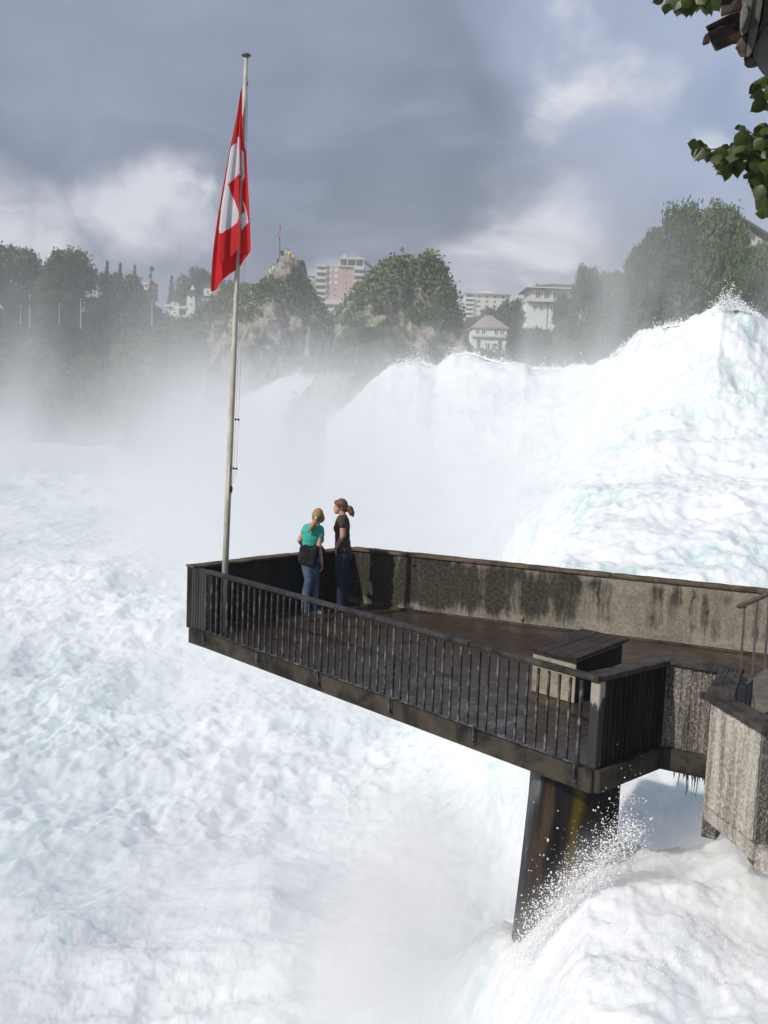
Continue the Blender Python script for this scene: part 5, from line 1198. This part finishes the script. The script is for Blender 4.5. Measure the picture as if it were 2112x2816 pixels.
def far_mist(nt, P, xyz):
    x, y, z = xyz
    h = nt.math('POWER', 2.71828, nt.math('MULTIPLY', nt.math('ADD', z, 8.0), -1/4.2))        # thick at the pool, thinning upward
    n = nt.noise(scaled(nt, P, (.050, .020, .020), (0, .25, 0)), 1.0, 4, .55, .5)               # drifting curtains
    cur = nt.ramp(n, .38, .68, .15, 1.9)
    tX = nt.math('DIVIDE', x, y)
    nf = nt.noise(scaled(nt, P, (.09, .06, .07)), 1.0, 4, .6, .6)
    foot = nt.math('MULTIPLY', nt.math('MULTIPLY', nt.ramp(z, 8.5, -3, 0, 1), nt.ramp(nf, .36, .66, .22, 1)), nt.math('MULTIPLY', nt.math('MULTIPLY', nt.ramp(tX, -.30, -.12), nt.ramp(tX, .40, .12, .55, 1)), nt.math('MULTIPLY', nt.ramp(y, 27, 44), nt.ramp(y, 116, 98))))
    side = nt.math('ADD', nt.ramp(tX, -.02, .10, 1.0, .75), 0)
    veil = nt.math('MULTIPLY', nt.ramp(z, 26, 0, 0, .0045), nt.ramp(n, .47, .66, 0, 1.8))
    d = nt.math('ADD', nt.math('MULTIPLY', nt.math('MULTIPLY', h, cur), .08), veil)
    ns = nt.noise(scaled(nt, P, (.11, .05, .028), (0, .45, 0)), 1.0, 4, .6, .6)
    rise = nt.math('MULTIPLY', nt.math('MULTIPLY', nt.ramp(tX, -.03, .12), nt.math('MULTIPLY', nt.ramp(z, 24, 5), nt.ramp(ns, .47, .68))), nt.math('MULTIPLY', nt.ramp(y, 50, 60), nt.ramp(y, 110, 85)))
    far = nt.math('MULTIPLY', nt.math('MULTIPLY', d, side), nt.math('MULTIPLY', nt.ramp(y, 46, 75), nt.ramp(z, 31, 22)))
    return nt.math('ADD', nt.math('ADD', far, nt.math('MULTIPLY', rise, .045)), nt.math('MULTIPLY', foot, .11))
mist_box('mist', (-125, 25, -10.5), (75, 176, 31), far_mist, 'drifting curtains of mist rising from the foot of the falls')
def near_mist(nt, P, xyz):
    x, y, z = xyz
    n = nt.noise(scaled(nt, P, (.32, .22, .30)), 1.0, 4, .6, .6); h = nt.ramp(z, -1.6, -6.5, 0, 1)
    hn = nt.math('MULTIPLY', nt.ramp(z, -.9, -2.4, 0, 1), nt.ramp(y, 17, 12))
    cp = nt.node('ShaderNodeVectorMath', operation='DISTANCE'); nt.l.new(P, cp.inputs[0]); cp.inputs[1].default_value = (3.3, 8.2, -1.3)
    cp2 = nt.node('ShaderNodeVectorMath', operation='DISTANCE'); nt.l.new(P, cp2.inputs[0]); cp2.inputs[1].default_value = (1.0, 11.0, -3.6)
    puff = nt.math('ADD', nt.math('MULTIPLY', nt.ramp(cp.outputs['Value'], 1.6, .4), .9), nt.math('MULTIPLY', nt.ramp(cp2.outputs['Value'], 3.2, .8), .8))
    d = nt.math('MULTIPLY', nt.ramp(n, .44, .63, .02, 1), nt.math('ADD', nt.math('MULTIPLY', h, .085), nt.math('ADD', nt.math('MULTIPLY', hn, .12), puff)))
    return nt.math('MULTIPLY', d, nt.ramp(y, 48, 36))
mist_box('mist', (-24, 5.2, -9.5), (16, 48, -.25), near_mist, 'low spray cloud hanging over the torrent around the platform')
def foot_mist(nt, P, xyz):
    x, y, z = xyz
    zs = nt.math('MINIMUM', nt.math('ADD', nt.math('MULTIPLY', x, 1.45), -4.05), -1.25); dz = nt.math('SUBTRACT', z, zs)
    n = nt.noise(scaled(nt, P, (1.0, 1.0, .8)), 1.0, 4, .65, .6)
    d = nt.math('MULTIPLY', nt.ramp(n, .36, .62, .1, 1.6), nt.math('MULTIPLY', nt.ramp(dz, .75, -.1), nt.ramp(y, 9.6, 8.3)))
    return nt.math('MULTIPLY', d, 1.5)
mist_box('mist', (-6, 5.0, -6.4), (6, 10.0, -.3), foot_mist, 'dense white spray boiling at the foot of the pier')
hz = MB().box(-640, -640, -13.2, 640, 640, 72); hm = bpy.data.materials.new('haze'); hm.use_nodes = True; nt = NT(hm.node_tree); nt.n.clear()
outn = nt.node('ShaderNodeOutputMaterial'); pv = nt.node('ShaderNodeVolumePrincipled', {'Color': (.93, .96, 1, 1), 'Density': .0007}); nt.l.new(pv.outputs[0], outn.inputs['Volume'])
tag(hz.build('haze', hm), 'pale damp haze in the air over the whole river', 'haze', kind='stuff')
